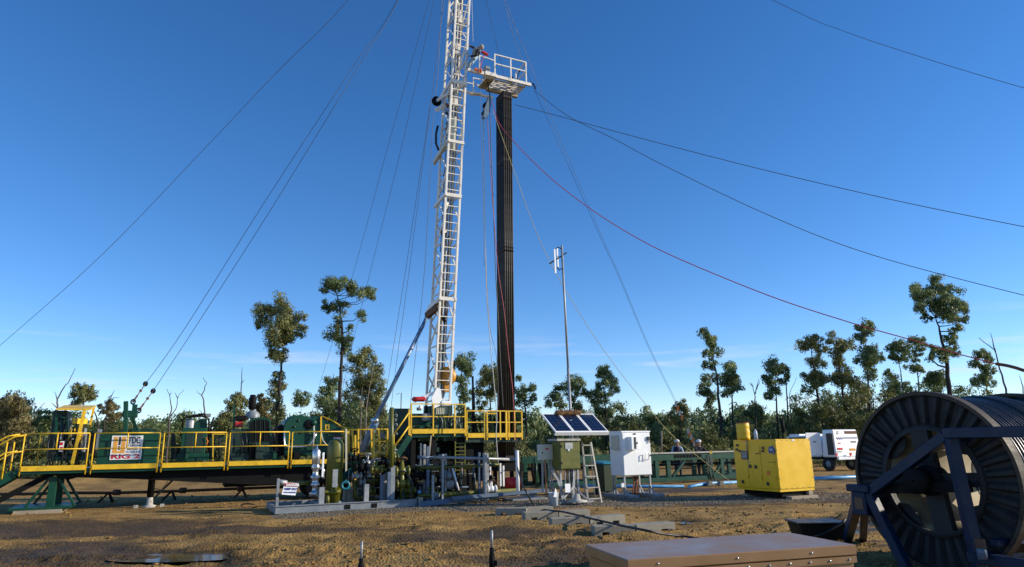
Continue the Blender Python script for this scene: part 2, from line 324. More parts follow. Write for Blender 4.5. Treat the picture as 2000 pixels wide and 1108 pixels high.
def pick_stone():
    while True:
        a, b = random.uniform(2.4, 20), random.uniform(13, 24); w = world((a, b, 0))
        if is_gravel(w.x, w.y) > random.uniform(.1, .8): return w.x, w.y
oc = scatter('soil_clods', 6500, pick_clod, .007, .06, mat('dry_clay_clods', (.26,.15,.045), .95, var=.4, scale=3)); oc['label'] = 'loose brown clay clods lying over the churned ground'; oc['category'] = 'soil clods'
og = scatter('gravel', 7000, pick_stone, .010, .042, mat('loose_gravel_stones', (.19,.155,.105), .9, var=.5, scale=9)); og['label'] = 'grey gravel spread under the wellhead equipment'; og['category'] = 'gravel'

# ------------------------------------------------------------------ trees
def leaf_mat(name, c1, c2, c3):
    m = bpy.data.materials.new(name); m.use_nodes = True; n = m.node_tree.nodes; l = m.node_tree.links.new; P = n['Principled BSDF']
    a = n.new('ShaderNodeAttribute'); a.attribute_name = 'shade'; r = n.new('ShaderNodeValToRGB'); e = r.color_ramp.elements
    e[0].position = 0; e[0].color = (*c1, 1); e[1].position = 1; e[1].color = (*c3, 1); q = e.new(.5); q.color = (*c2, 1)
    l(a.outputs['Fac'], r.inputs[0]); l(r.outputs[0], P.inputs['Base Color']); P.inputs['Roughness'].default_value = .5; P.inputs['Specular IOR Level'].default_value = .35
    tr = n.new('ShaderNodeBsdfTranslucent'); l(r.outputs[0], tr.inputs['Color']); mx = n.new('ShaderNodeMixShader'); mx.inputs[0].default_value = .38
    l(P.outputs[0], mx.inputs[1]); l(tr.outputs[0], mx.inputs[2]); l(mx.outputs[0], n['Material Output'].inputs['Surface']); return m
LEAF = [leaf_mat('gum_leaves', (.07,.105,.035), (.165,.215,.08), (.32,.36,.15)), leaf_mat('olive_leaves', (.10,.115,.035), (.215,.22,.075), (.36,.35,.135)), leaf_mat('brownish_leaves', (.12,.10,.04), (.22,.18,.07), (.32,.27,.11)), leaf_mat('scrub_leaves', (.06,.07,.02), (.145,.15,.045), (.26,.245,.08))]
def leaves(name, blobs, m, size, per, parent=None, org=None):
    """Foliage: thousands of leaf sprays spread through the clumps of a crown."""
    cs = []; sh = []; ns = []
    for (c, r) in blobs:
        sub = max(3, int(9*RNG.random()+7)); k = max(12, int(per*r*r))
        d = RNG.normal(size=(sub, 3)); d /= np.linalg.norm(d, axis=1)[:, None]
        sc = np.array(c)+d*r*RNG.uniform(.25, .75, (sub, 1))*np.array([1, 1, .95]); sr = r*RNG.uniform(.3, .52, sub)
        w = RNG.integers(0, sub, k); g = RNG.normal(size=(k, 3)); g /= np.linalg.norm(g, axis=1)[:, None]
        cs.append(sc[w]+g*(sr[w]*RNG.random(k)**.4)[:, None]*np.array([1, 1, .9])); ss = RNG.random(sub); sh.append(ss[w]*.7+.3*RNG.random(k)); ns.append(g)
    P = np.concatenate(cs); S = np.concatenate(sh); n = len(P); P[:, 2] = np.maximum(P[:, 2], .05)
    nn = np.concatenate(ns)+RNG.normal(size=(n, 3))*.32; nn /= np.linalg.norm(nn, axis=1)[:, None]
    u = RNG.normal(size=(n, 3)); u[:, 2] -= 1.0; u -= nn*(u*nn).sum(1)[:, None]; u /= np.linalg.norm(u, axis=1)[:, None]
    v = np.cross(nn, u)
    sz = size*RNG.uniform(.6, 1.35, (n, 1)); u = u*sz; v = v*sz*.42
    o0 = np.array(ORG[parent] if parent is not None else (org or (0, 0, 0)))
    V = np.stack([P-u, P+v*.9, P+u, P-v*.9], 1).reshape(-1, 3)-o0
    me = bpy.data.meshes.new(name); me.vertices.add(4*n); me.vertices.foreach_set('co', V.ravel()); me.loops.add(4*n); me.loops.foreach_set('vertex_index', np.arange(4*n)); me.polygons.add(n)
    me.polygons.foreach_set('loop_start', np.arange(n)*4); me.polygons.foreach_set('loop_total', np.full(n, 4)); me.update(calc_edges=True); me.validate()
    at_ = me.attributes.new('shade', 'FLOAT', 'POINT'); at_.data.foreach_set('value', np.repeat(S, 4)); me.materials.append(m)
    o = bpy.data.objects.new(name, me); COL.objects.link(o); ORG[o] = Vector(o0)
    if parent is not None: o.parent = parent
    else: o.location = o0
    return o
def bend(p, q, k, amp):
    out = []
    for i in range(k+1):
        t = i/k; w = amp*sin(pi*t) if 0 < i < k else 0
        out.append(p.lerp(q, t)+Vector((random.uniform(-1,1), random.uniform(-1,1), random.uniform(-.5,.5)))*w)
    return out
def tree(name, label, Y, trunk, blobs, leaf=0, tr=.2, bark='bark', dens=1., group='gum trees along the clearing edge', rs=1.46):
    """TRUNK: photo points from foot to tip; BLOBS: (x, y, radius) clumps of the crown; Y: how far off it stands."""
    sc = Y/(F*1.03)
    foot = at(trunk[0][0], trunk[0][1], Y); foot.z = -.05
    tp = [foot]+[at(x, y, Y) for x, y in trunk[1:]]; tp = [p+Vector((0, random.uniform(-.35,.35) if i else 0, 0)) for i, p in enumerate(tp)]
    root = thing(name, label, 'tree', foot, group, False)
    full = []
    for i in range(len(tp)-1): full += bend(tp[i], tp[i+1], 4, .06)[:-1]
    full.append(tp[-1]); n = len(full); mb = MB(); mb.tube(full, [.72*tr*(1-.82*i/(n-1)) for i in range(n)], 7)
    B = []; ex = []
    for (x0, y0, r0), (x1, y1, r1) in zip(blobs, blobs[1:]):
        if hypot(x1-x0, y1-y0) < 1.5*(r0+r1): ex.append(((x0+x1)/2+random.uniform(-3,3), (y0+y1)/2+random.uniform(-3,3),   .32*(r0+r1)))
    for (x, y, r) in list(blobs)+ex:
        rr = r*sc*rs; c = at(x, y, Y+random.uniform(-1, 1)*min(2.2, .2+rr*1.1)); B.append((c, rr))
        j = min(range(n), key=lambda i: (full[i]-c).length+(2.5 if full[i].z > c.z-.1*rr else 0)+max(0, c.z-full[i].z-3)*.4)
        p = full[j]; mid = p.lerp(c, .55)+Vector((0, 0, -.12*(c-p).length)); r0 = max(.02, tr*(1-.82*j/(n-1))*.5)
        lp = bend(p, mid, 2, .05)[:-1]+bend(mid, c, 2, .05); mb.tube(lp, [r0*(1-.75*i/(len(lp)-1)) for i in range(len(lp))], 5)
        for _ in range(3):
            e_ = c+Vector((random.uniform(-1,1), random.uniform(-1,1), random.uniform(-.2,.9)))*rr*.8; mb.tube(bend(c.lerp(mid, .3), e_, 2, .04), [r0*.35, r0*.22, r0*.1], 4)
    mb.build('trunk', bark, root)
    leaves('crown', B, LEAF[leaf], .112*(Y/55)**.6, 800*dens*(55/Y)**1.1, root)
    return root
T = 'tall gum tree with '
tree('gum_tree', 'tall narrow gum with rounded olive head and tufted lower trunk behind the engines', 58, [(540,880),(541,800),(549,740),(551,680),(546,620)], [(520,608,24),(546,600,24),(573,622,22),(545,638,28),(572,655,18),(532,668,20),(590,640,10),(507,635,12),(548,692,18),(530,690,11),(544,735,12),(541,757,17),(538,790,16),(545,815,14)], 1, .26)
tree('gum_tree', 'tallest gum left of the mast, open forked crown on a black trunk', 58, [(662,870),(665,760),(668,690),(669,640),(663,595),(652,560)], [(655,549,20),(638,562,15),(672,548,10),(695,566,20),(722,574,13),(640,600,14),(665,600,16),(708,616,13),(660,625,10),(652,655,18),(680,665,13),(673,688,12),(727,580,7),(684,640,8)], 0, .26)
tree('gum_tree', 'broad dense gum just right of the tallest left gum', 66, [(712,880),(714,800),(712,700)], [(712,695,20),(690,712,18),(736,718,14),(722,745,26),(698,765,26),(742,762,14),(725,800,28),(690,805,26),(740,800,14)], 1, .2)
tree('gum_tree', 'bushy gum at the left foot of the tallest left gum', 62, [(645,880),(648,800),(650,730)], [(652,748,16),(635,770,16),(640,795,24),(668,800,20),(620,815,18),(655,830,20)], 0, .16)
tree('gum_tree', 'small round sapling with bare stem seen above the drawworks', 75, [(588,860),(588,790)], [(590,776,13),(580,786,9),(598,786,9)], 0, .1)
tree('gum_tree', 'upright gum right behind the mast foot', 58, [(905,880),(905,780),(902,710)], [(905,704,20),(892,712,12),(915,722,13),(900,742,14),(910,765,14),(905,800,16)], 0, .18)
tree('gum_tree', 'round gum between the mast and the standing pipes', 60, [(955,880),(958,800),(955,745)], [(945,738,20),(965,728,18),(975,752,15),(940,765,14),(960,775,12),(935,795,10)], 1, .17)
tree('gum_tree', 'gum partly hidden by the standing pipes, crown to their right', 58, [(1030,885),(1026,800),(1020,750)], [(1036,758,12),(1018,768,13),(1026,786,15),(1012,740,8),(1042,775,8),(1020,810,13),(1005,815,12)], 0, .15)
tree('gum_tree', 'two tiered thin gum left of the turbine pole', 62, [(1086,885),(1086,820),(1088,770)], [(1082,783,16),(1090,757,10),(1098,792,10),(1072,790,8)], 0, .13)
tree('gum_tree', 'green rounded gum directly behind the turbine pole', 60, [(1122,885),(1120,820),(1122,760)], [(1128,750,18),(1112,755,14),(1142,766,10),(1115,775,11),(1125,795,13),(1138,810,10)], 0, .15)
tree('gum_tree', 'tall airy gum just right of the turbine pole', 58, [(1183,885),(1184,820),(1181,760)], [(1170,730,14),(1182,724,13),(1195,748,14),(1172,752,14),(1163,778,16),(1182,775,13),(1200,760,9),(1170,803,16),(1190,808,12)], 0, .17)
tree('gum_tree', 'tall slim gum rising alone right of the white cabinet', 58, [(1411,880),(1405,790),(1396,725),(1384,665)], [(1376,650,12),(1388,660,15),(1395,684,14),(1380,690,9),(1392,712,10),(1378,714,8),(1398,735,8)], 0, .22)
tree('gum_tree', 'short gum leaning against the tall slim gum, rounded top', 60, [(1432,880),(1428,800),(1424,730)], [(1425,716,15),(1432,738,16),(1415,742,14),(1442,755,10),(1424,765,14)], 0, .17)
tree('gum_tree', 'thin low gum left of the tall slim gum', 66, [(1387,885),(1385,800)], [(1382,745,14),(1372,765,12),(1392,770,12),(1385,795,10)], 0, .1)
tree('gum_tree', 'flat topped gum standing alone in the gap behind the generator', 60, [(1522,880),(1518,800),(1514,730)], [(1508,716,18),(1526,722,14),(1540,736,10),(1502,738,15),(1512,762,13),(1500,775,9),(1525,745,10)], 0, .17)
tree('gum_tree', 'leaning gum with left drooping flat head, first of the right cluster', 58, [(1613,880),(1602,790),(1596,730),(1582,675)], [(1570,672,14),(1588,668,16),(1602,684,12),(1595,712,17),(1585,740,18),(1606,742,15),(1580,762,13)], 1, .22)
tree('gum_tree', 'gum with two stacked tops, second of the right cluster', 60, [(1652,880),(1646,790),(1643,730),(1634,670)], [(1630,662,14),(1640,672,12),(1655,676,13),(1636,693,15),(1642,720,17),(1656,745,18),(1632,742,14)], 1, .22)
tree('gum_tree', 'lanky gum whose small top the red hose crosses', 64, [(1698,880),(1694,780),(1694,700),(1688,640)], [(1680,640,12),(1694,636,13),(1678,655,10),(1700,650,8),(1684,664,8)], 0, .18)
tree('gum_tree', 'dark round bushy gum below the lanky gum', 58, [(1697,885),(1696,800),(1694,720)], [(1690,684,17),(1708,690,15),(1682,704,15),(1702,708,17),(1718,700,9),(1696,732,15)], 0, .2)
tree('gum_tree', 'light wide gum left of the largest right tree', 62, [(1766,880),(1762,760),(1757,690)], [(1746,676,13),(1762,680,14),(1774,694,11),(1742,694,9),(1756,702,12),(1735,730,9)], 0, .15)
tree('gum_tree', 'slim gum touching the left side of the largest right tree', 64, [(1795,880),(1793,760),(1790,680)], [(1785,666,12),(1799,670,12),(1795,688,10),(1782,715,12),(1800,720,10)], 0, .15)
tree('gum_tree', 'largest gum on the right, broad dark crown above the cable reel', 56, [(1862,880),(1855,770),(1850,700),(1842,655),(1832,620)], [(1790,568,16),(1806,578,20),(1830,556,18),(1855,576,20),(1876,604,17),(1822,596,22),(1852,616,22),(1884,622,9),(1796,600,13),(1810,622,10),(1838,580,20),(1866,640,10),(1856,660,13),(1866,684,12),(1842,690,15),(1822,682,10),(1815,700,8),(1875,640,7)], 0, .34)
tree('gum_tree', 'ragged gum at the far right beside a bare forked trunk', 60, [(1927,880),(1925,780),(1920,710)], [(1908,694,11),(1922,692,11),(1932,702,9),(1905,712,10),(1920,722,11),(1928,742,16),(1906,748,11),(1938,725,8)], 0, .15)
tree('gum_tree', 'low leafy gum at the trunk foot of the largest right tree', 62, [(1830,885),(1830,760)], [(1828,735,18),(1815,745,13),(1842,748,13),(1828,765,14)], 0, .13)
tree('gum_tree', 'low bright gum under the light wide gum', 66, [(1752,885),(1752,780)], [(1738,745,15),(1756,752,14),(1742,768,14),(1772,765,12)], 0, .12)
tree('gum_tree', 'dense rust tinted gum filling the left edge', 48, [(22,885),(24,830),(24,780)], [(22,782,16),(8,798,18),(38,800,16),(20,812,22),(45,825,17),(5,835,20),(30,845,20),(52,845,10)], 2, .2)
tree('gum_tree', 'small green gum between the left edge gum and the control canopy', 55, [(90,885),(88,815)], [(88,812,15),(78,828,14),(98,826,13)], 0, .12)
tree('gum_tree', 'round crowned gum showing above the yellow canopy', 54, [(166,885),(164,810),(162,770)], [(158,758,13),(170,764,14),(150,774,13),(178,772,10),(160,782,14),(146,790,8)], 1, .14)
tree('gum_tree', 'sparse half dead gum between the yellow canopy and the green headstock', 50, [(210,885),(208,820),(216,785)], [(214,788,10),(226,796,10),(205,800,10),(218,812,11),(196,795,6),(232,812,7)], 2, .13)
tree('gum_tree', 'drooping gum behind the pair of engines, crown left of the exhaust', 54, [(460,885),(462,820),(466,780)], [(464,776,13),(474,788,13),(452,795,15),(468,812,16),(440,815,14),(428,835,13),(452,838,15)], 1, .15)
tree('gum_tree', 'reddish topped gum right of the exhaust stack', 60, [(508,885),(508,820)], [(507,775,9),(515,790,13),(500,800,12),(522,808,14),(510,825,16)], 2, .14)
tree('gum_tree', 'rounded pair topped gum behind the standing people', 62, [(1328,885),(1328,800)], [(1322,795,10),(1332,788,10),(1338,806,11),(1318,812,13),(1332,825,13),(1300,822,10)], 1, .15)
tree('gum_tree', 'low dark gum above the white cabinet right shoulder', 62, [(1275,885),(1272,830)], [(1268,822,12),(1280,818,11),(1262,835,11),(1290,828,9),(1278,840,12)], 0, .12)
tree('gum_tree', 'dark dome shaped gum under the bare forked trunk behind the generator', 60, [(1477,885),(1476,820)], [(1472,795,12),(1484,800,11),(1464,810,12),(1490,814,9),(1476,822,14)], 0, .14)
tree('gum_tree', 'short leafy gum between the generator and the utility vehicle', 62, [(1562,885),(1560,830)], [(1560,805,9),(1570,815,9),(1556,825,11),(1572,838,13)], 1, .11)
def dead(name, label, Y, polys, r=.07, bark='deadw'):
    f = at(*polys[0][0], Y); root = thing(name, label, 'dead tree', (f.x, f.y, -.05), 'bare dead trees in the scrub', False); mb = MB()
    for k, pl in enumerate(polys):
        pts = []
        w = [at(x, y, Y+.2*random.uniform(-1,1)*(i > 0)) for i, (x, y) in enumerate(pl)]
        if k == 0: w[0] = Vector((f.x, f.y, -.05))
        for i in range(len(w)-1): pts += bend(w[i], w[i+1], 3, .05)[:-1]
        pts.append(w[-1]); rr = r if k == 0 else r*.62; n = len(pts)
        mb.tube(pts, [rr*(1-.75*i/(n-1)) for i in range(n)], 6)
    mb.build('trunk', bark, root)
dead('dead_tree', 'bare dead tree with one long wavy branch, behind the yellow canopy', 50, [[(112,880),(112,800),(112,780),(125,757),(135,745),(147,719)], [(112,782),(106,765)], [(112,798),(101,787)]])
dead('dead_tree', 'thin bare stem leaning right beside the rust tinted gum', 50, [[(57,885),(58,830),(63,812),(80,795),(88,787)]], .05)
dead('dead_tree', 'bare dead limb with hooked end behind the console', 46, [[(195,885),(192,830),(186,808),(178,793)], [(200,845),(218,830),(228,815)], [(192,812),(210,790),(222,777),(234,777)], [(212,786),(224,762)]], .07, 'bark')
dead('dead_tree', 'pale bare trunk forking in two between headstock and engines', 48, [[(330,880),(331,812),(335,795),(332,778),(326,760)], [(333,812),(345,795),(348,775),(360,760)], [(332,775),(334,765)], [(347,778),(341,766)]], .06)
dead('dead_tree', 'bare dead tree with a kinked top right above the first engine', 48, [[(400,880),(402,825),(398,790),(394,772),(400,757),(404,748),(397,738)], [(396,776),(384,764)], [(398,812),(388,800)]], .06)
dead('dead_tree', 'single bare stick above the drooping gum', 55, [[(471,860),(471,760),(472,735),(473,717)], [(471,750),(478,742)]], .06)
dead('dead_tree', 'smooth pale dead trunk leaning right in front of the broad gum', 50, [[(712,880),(715,800),(722,755),(730,716)], [(720,766),(726,764)]], .06, 'palebark')
dead('dead_tree', 'straight grey dead pole tree in front of the broad gum', 50, [[(704,885),(706,800),(708,755)]], .05, 'palebark')
dead('dead_tree', 'bare forked trunk standing in the gap behind the generator', 58, [[(1475,870),(1476,800),(1475,775),(1468,748)], [(1475,770),(1482,740)], [(1471,755),(1464,748)], [(1478,760),(1484,744)]], .08, 'bark')
dead('dead_tree', 'leafless twin stemmed tree right of the flat topped gum', 60, [[(1540,880),(1538,790),(1535,740),(1532,712)], [(1545,885),(1544,800),(1542,770),(1556,737)]], .08, 'bark')
dead('dead_tree', 'tall bare forked tree at the far right above the cable reel', 58, [[(1968,880),(1965,760),(1952,720),(1944,685),(1912,660)], [(1944,688),(1940,672),(1934,650)]], .1)
dead('dead_tree', 'leaning bare stub at the right edge of the trees', 58, [[(2003,880),(1998,755),(1990,733)]], .07)
dead('dead_tree', 'thin dead spar among the dark gums left of the generator', 52, [[(1366,885),(1368,840),(1365,808)]], .05)
# scrub: the low growth under the trees that reads as one mass, and the woodland far behind it
def mass(name, label, n, Yr, hr, rr, leaf, per, size, xr=(-120, 2120), dens=None):
    B = []
    for _ in range(n):
        Y = random.uniform(*Yr); px = random.uniform(*xr); h = random.uniform(*hr)*(dens(px) if dens else 1); g = at(px, 866, Y); r = random.uniform(*rr)
        for k in range(3): B.append(((g.x+random.uniform(-1,1)*r, g.y+random.uniform(-1,1)*r, max(r*.6, h*(k+.6)/3)), r*random.uniform(.7, 1.1)))
    o = leaves(name, B, LEAF[leaf], size, per); tag(o, label, 'scrub' if 'scrub' in name else 'woodland', None, 'stuff'); return o
hp = lambda px: .75+.35*sin(px/83)+.3*sin(px/37+1)+(.75 if px > 1560 else 0)+(.25 if 1400 < px < 1560 else 0)+(.35 if px < 70 else 0)
mass('scrub', 'low olive scrub under the gums round the clearing', 300, (50, 64), (1.2, 3.6), (.7, 1.5), 3, 300, .13, dens=hp)
mass('tall_scrub', 'taller leafy scrub mixed through the tree line', 110, (58, 72), (2.0, 4.4), (.9, 1.8), 0, 240, .15, dens=hp)
mass('grove_scrub', 'tall leafy undergrowth between the gums on the right', 55, (58, 70), (3.0, 6.2), (1.0, 1.9), 0, 230, .14, (1570, 2080))
mass('dry_scrub', 'dry brownish undergrowth at the clearing edge', 170, (44, 52), (.4, 1.2), (.5, 1.0), 1, 320, .11)
mass('far_woodland', 'distant woodland closing the view behind the tree line', 420, (95, 140), (3.2, 6.2), (1.8, 3.4), 0, 75, .32, (-250, 2250))
# ------------------------------------------------------------------ rig trailer
BF = 24.0
tr_ = thing('rig_trailer', 'long green rig trailer deck with yellow railings and white RIG 2 sign', 'trailer', (-.6, BF, 0))
za = 1.22
q = MB(); q.box(-4.25, 7.0, BF+.02, BF+2.5, 1.14, za-.003); q.box(-4.25, 7.0, BF-.03, BF+.02, 1.09, 1.175); q.build('deck', 'green', tr_, bev=.006)
q = MB(); q.prism([(x, BF+.25, z) for x, z in ((-4.0,1.14),(-3.0,.98),(-1.0,.84),(.6,.70),(2.4,.55),(5.4,.52),(9.2,.7),(9.2,1.08),(7.0,1.12))], (0, .14, 0)); q.prism([(x, BF+1.9, z) for x, z in ((-4.0,1.14),(-3.0,.98),(-1.0,.84),(.6,.70),(2.4,.55),(5.4,.52),(9.2,.7),(9.2,1.08),(7.0,1.12))], (0, .14, 0))
for x in (-3,-1.5,0,1.5,3,4.5,6): q.box(x, x+.1, BF+.39, BF+1.9, .9, 1.12)
q.box(-1.0, 9.0, BF+.39, BF+1.9, .84, .87); q.box(1.4, 6.4, BF+.5, BF+1.8, .50, .83)  # dark boxes added to blacken the underside where only shade falls
q.build('chassis_beam_shade_fill', 'dark', tr_)
panels = [(45,172),(182,310),(318,440),(447,563),(569,678)]
ax = lambda px: A(px, 880, BF).x
for i, (p0, p1) in enumerate(panels):
    a0, a1 = ax(p0), ax(p1); q = MB(); am = [a0, a1]
    if i in (0, 3, 4): am.append((a0+a1)/2)
    for x in am: q.tube([(x, BF-.055, 1.05 if x in (a0, a1) else 1.78), (x, BF-.055, 2.23)], .019, 8)
    if i == 1 or i == 2: x = (a0+a1)/2; q.tube([(x, BF-.055, 1.80), (x, BF-.055, 2.23)], .02, 8)
    q.tube([(a0, BF-.055, 2.24), (a1, BF-.055, 2.24)], .02, 8); q.tube([(a0, BF-.055, 1.79), (a1, BF-.055, 1.79)], .017, 8)
    r = q.build('railing', 'yellow', tr_)
    k = MB(); k.box(a0+.02, a1-.02, BF-.085, BF-.045, 1.175, 1.32); k.build('kick_plate', 'yellow', r, bev=.004)
# far side railing
q = MB()
for x in (-4.1, -2.6, -1.2): q.tube([(x, BF+2.45, za), (x, BF+2.45, 2.24)], .022, 6)
q.tube([(-4.1, BF+2.45, 2.24), (-1.2, BF+2.45, 2.24)], .022, 6); q.tube([(-4.1, BF+2.45, 1.79), (-1.2, BF+2.45, 1.79)], .02, 6); q.build('railing', 'yellow', tr_, label='far side yellow railing with longer bays')
# stairs at the left end
st = MB(); st.m = 0
for b in (BF+.05, BF+.85): st.bar((-4.25, b, 1.12), (-5.85, b, .02), .05, .24)
for k in range(5): t = (k+.6)/5; st.box(-4.25-1.6*t-.13, -4.25-1.6*t+.13, BF+.08, BF+.82, 1.12*(1-t)+.03, 1.12*(1-t)+.06)
S_ = st.build('stairs', 'green', tr_)
for b in (BF-.03, BF+.9):
    q = MB()
    for dz in (.55, 1.02): q.tube([(-4.22, b, 1.2+dz), (-4.5, b, 1.2+dz-.05), (-6.0, b, .12+dz)], .023, 8)
    for t in (.12, .85): q.tube([(-4.3-1.6*t, b, 1.12*(1-t)), (-4.3-1.6*t, b, 1.12*(1-t)+1.02)], .022, 8)
    q.build('handrail', 'yellow', S_)
q = MB(); q.bar((-3.35, BF+.5, 1.1), (-5.2, BF+.4, .0), .22, .16); q.build('gooseneck_strut', 'dark', tr_)
# front stand
q = MB(); c = -3.3
for b in (BF+.25, BF+1.6):
    q.box(c-.1, c+.1, b, b+.2, .12, 1.0)
    for s in (-1, 1): q.bar((c+s*.12, b+.1, .95), (c+s*.62, b+.1, .14), .07)
    q.build('support_leg', 'green', tr_, bev=.006); q = MB()
q = MB(); q.box(c-.95, c+.55, BF+.02, BF+2.0, .10, .17); q.build('stand_base', 'green', tr_)
q = MB(); q.box(c-.8, c+.35, BF-.1, BF+2.1, -.02, .097); q.build('timber_mat', 'wood', tr_)
q = MB(); x = -.72; q.lathe((x, BF+.35, .3), (0,0,1), [(0,.08),(.0,.1),(.55,.1),(.55,.13),(.8,.13)], 14); q.bar((x+.1, BF+.35, .25), (x+.6, BF+.5, .8), .05); q.tube([(x+.1,BF+.3,.55),(x+.3,BF+.3,.5),(x+.45,BF+.35,.75)], .015, 6); q.build('jack_cylinder', 'dark', tr_)
q = MB(); q.lathe((x, BF+.35, 0), (0,0,1), [(0,.2),(.05,.2),(.08,.1),(.3,.085)], 14); q.box(x-.42, x-.3, BF+.2, BF+.3, 0, .09); q.box(x+.3, x+.42, BF+.2, BF+.3, 0, .09); q.build('jack_foot', 'plate', tr_)
q = MB()
for a_ in (4.4, 5.4):
  for b in (BF+.45, BF+2.05):
    q = MB(); q.lathe((a_, b-.16, .42), (0,1,0), [(0,.18),(0,.38),(.03,.42),(.25,.42),(.28,.38),(.28,.18)], 20); q.build('wheel', 'tyre', tr_)
# sign panel
g = MB(); sa0, sa1 = A(191,880,BF+.25).x, A(307,880,BF+.25).x; g.box(sa0, sa1, BF+.22, BF+.27, 1.3, 2.24); g.build('guard_panel', 'green', tr_, bev=.006)
wa0, wa1, wz0, wz1 = A(216,880,BF+.21).x, A(277,880,BF+.21).x, A(245,898,BF+.21).z, A(245,851,BF+.21).z
SG = MB(); SG.box(wa0, wa1, BF+.195, BF+.215, wz0, wz1); SGN = SG.build('sign', 'signw', tr_)
def srect(x0, z0, x1, z1, m, t=.004):    # fractions of the sign face
    q = MB(); W_, H_ = wa1-wa0, wz1-wz0; q.box(wa0+x0*W_, wa0+x1*W_, BF+.195-t, BF+.194, wz0+z0*H_, wz0+z1*H_); return q
for (x0,z0,x1,z1) in ((.06,.27,.2,.95),(.32,.27,.45,.95),(.2,.27,.32,.36)): srect(x0,z0,x1,z1,0).build('emblem', 'signo', SGN)
srect(.225,.6,.295,.95,0).build('emblem', 'signk', SGN); srect(.225,.41,.295,.56,0).build('emblem', 'signk', SGN)
W_, H_ = wa1-wa0, wz1-wz0
def st_(s, fx, fz, fh, m, off=0, fw=None):
    t = text(s, 1, (wa0+fx*W_, BF+.192, wz0+fz*H_), m, SGN, 'lettering', off)
    bx = [v.co.x for v in t.data.vertices]; bz = [v.co.z for v in t.data.vertices]; sx = fw*W_/(max(bx)-min(bx)); sz = fh*H_/(max(bz)-min(bz))
    mnx, mnz = min(bx), min(bz)
    for v in t.data.vertices: v.co.x = (v.co.x-mnx)*sx; v.co.z = (v.co.z-mnz)*sz
    return t
st_('TDC', .52, .66, .28, 'signk', .03, .40); st_('LF DRILLING', .50, .55, .075, 'signk', .01, .46); st_('SERVICES', .52, .40, .08, 'signk', .01, .34); st_('PH 838 838', .50, .28, .07, 'signb', .01, .46)
st_('RIG 2', .04, .04, .19, 'signr', .035, .92)
# ------------------------------------------------------------------ machines on the deck
cs = thing('control_console', 'green drilling control console under a small yellow canopy, hoses hanging', 'control station', (-3.2, BF+.9, za))
def P_(px, py, b): return A(px, py, b)
b1 = BF+.7
q = MB(); q.pbox(97, 802, 126, 896, b1+.25, b1+1.2); q.pbox(128, 850, 150, 896, b1+.3, b1+1.0); q.build('cabinet', 'dgreen', cs, bev=.02)
q = MB(); q.pbar((110,800),(110,898), b1, .06); q.pbar((131,815),(131,898), b1, .05); q.pbar((98,806),(131,818), b1, .05); q.pbox(98, 892, 165, 900, b1-.05, b1+1.2); q.build('frame', 'green', cs)
q = MB(); ca0, ca1 = A(109,800,b1).x, A(160,800,b1).x; zt = A(140,797,b1).z
q.hexa([(ca0+.05,b1-.25,zt-.08),(ca1+.25,b1-.25,zt-.08),(ca1+.25,b1+1.2,zt+.1),(ca0+.05,b1+1.2,zt+.1),(ca0+.05,b1-.25,zt-.03),(ca1+.25,b1-.25,zt-.03),(ca1+.25,b1+1.2,zt+.15),(ca0+.05,b1+1.2,zt+.15)]); q.build('canopy', 'yellow', cs)
q = MB(); q.bar((ca1+.1,b1-.2,zt-.05),(ca1-.05,b1-.2,za+.02),.085); q.bar((ca1+.2,b1+1.1,zt+.1),(ca1+.1,b1+1.1,za+.6),.06); q.bar((ca1-.15,b1-.1,zt-.4),(ca1+.12,b1+.3,zt-.4),.1,.16); q.bar((ca0+.1,b1+1.1,zt+.1),(ca0+.1,b1+1.1,za),.05); q.build('canopy_post', 'yellow', cs)
q = MB(); q.pbox(100,818,126,896,b1+.5,b1+1.1); q.pbox(126,845,166,896,b1+.7,b1+1.15); q.build('cabinet', 'dark', cs, bev=.02)
for k in range(15):
    x = 100+random.uniform(0,62); y = random.uniform(808,850); q = MB(); q.ptube([(x,897),(x+random.uniform(-2,2),(y+890)/2),(x+random.uniform(-4,4),y)], b1+random.uniform(0,.5), random.uniform(.015,.04), 7); q.build('pipe', random.choice(['green','dgreen','dark','green','grey']), cs)
for k in range(10):
    x = 112+random.uniform(0,50); y = random.uniform(835,885); q = MB(); q.pbox(x,y,x+random.uniform(4,9),y+random.uniform(4,9),b1+.1,b1+.4); q.build('valve_block', random.choice(['dgreen','dark','grey','yellow','green']), cs, bev=.01)
for k in range(9):
    x = ca0+.12+.1*k; q = MB(); q.box(x, x+.06, b1-.02, b1+.05, 1.95+.12*(k%3), 2.1+.1*(k%4)); q.tube([(x+.03,b1-.04,2.05+.1*(k%3)),(x+.03,b1-.12,2.12+.12*(k%3))], .012, 6); q.build('valve_lever', ['yellow','silver','green'][k%3], cs)
for k in range(10):
    x = ca0-.05+.11*k; q = MB(); q.tube([(x, b1-.05, 2.25-.05*(k%3)), (x+.05*sin(k), b1-.16, 1.9), (x+.1*cos(k*2), b1-.18, 1.55), (x+.12*sin(k*3), b1-.05, 1.28)], .02, 6); q.build('hose', 'black', cs)
q = MB(); q.pbox(116, 862, 124, 882, b1-.2, b1-.14); lb = q.build('notice', 'signw', cs)
q = MB(); q.pbox(117, 864, 123, 870, b1-.204, b1-.2); q.pbox(117, 873, 123, 880, b1-.204, b1-.2); q.build('emblem', 'signr', lb)
for (x0,y0,x1,y1,m) in ((155,848,168,884,'silver'),(171,845,186,886,'dark'),(187,838,196,880,'grey'),(142,880,160,898,'green')):
    q = MB(); q.pbox(x0,y0,x1,y1,b1+.3,b1+.75); q.build('gauge_box' if m != 'dark' else 'motor', m, cs, bev=.02)
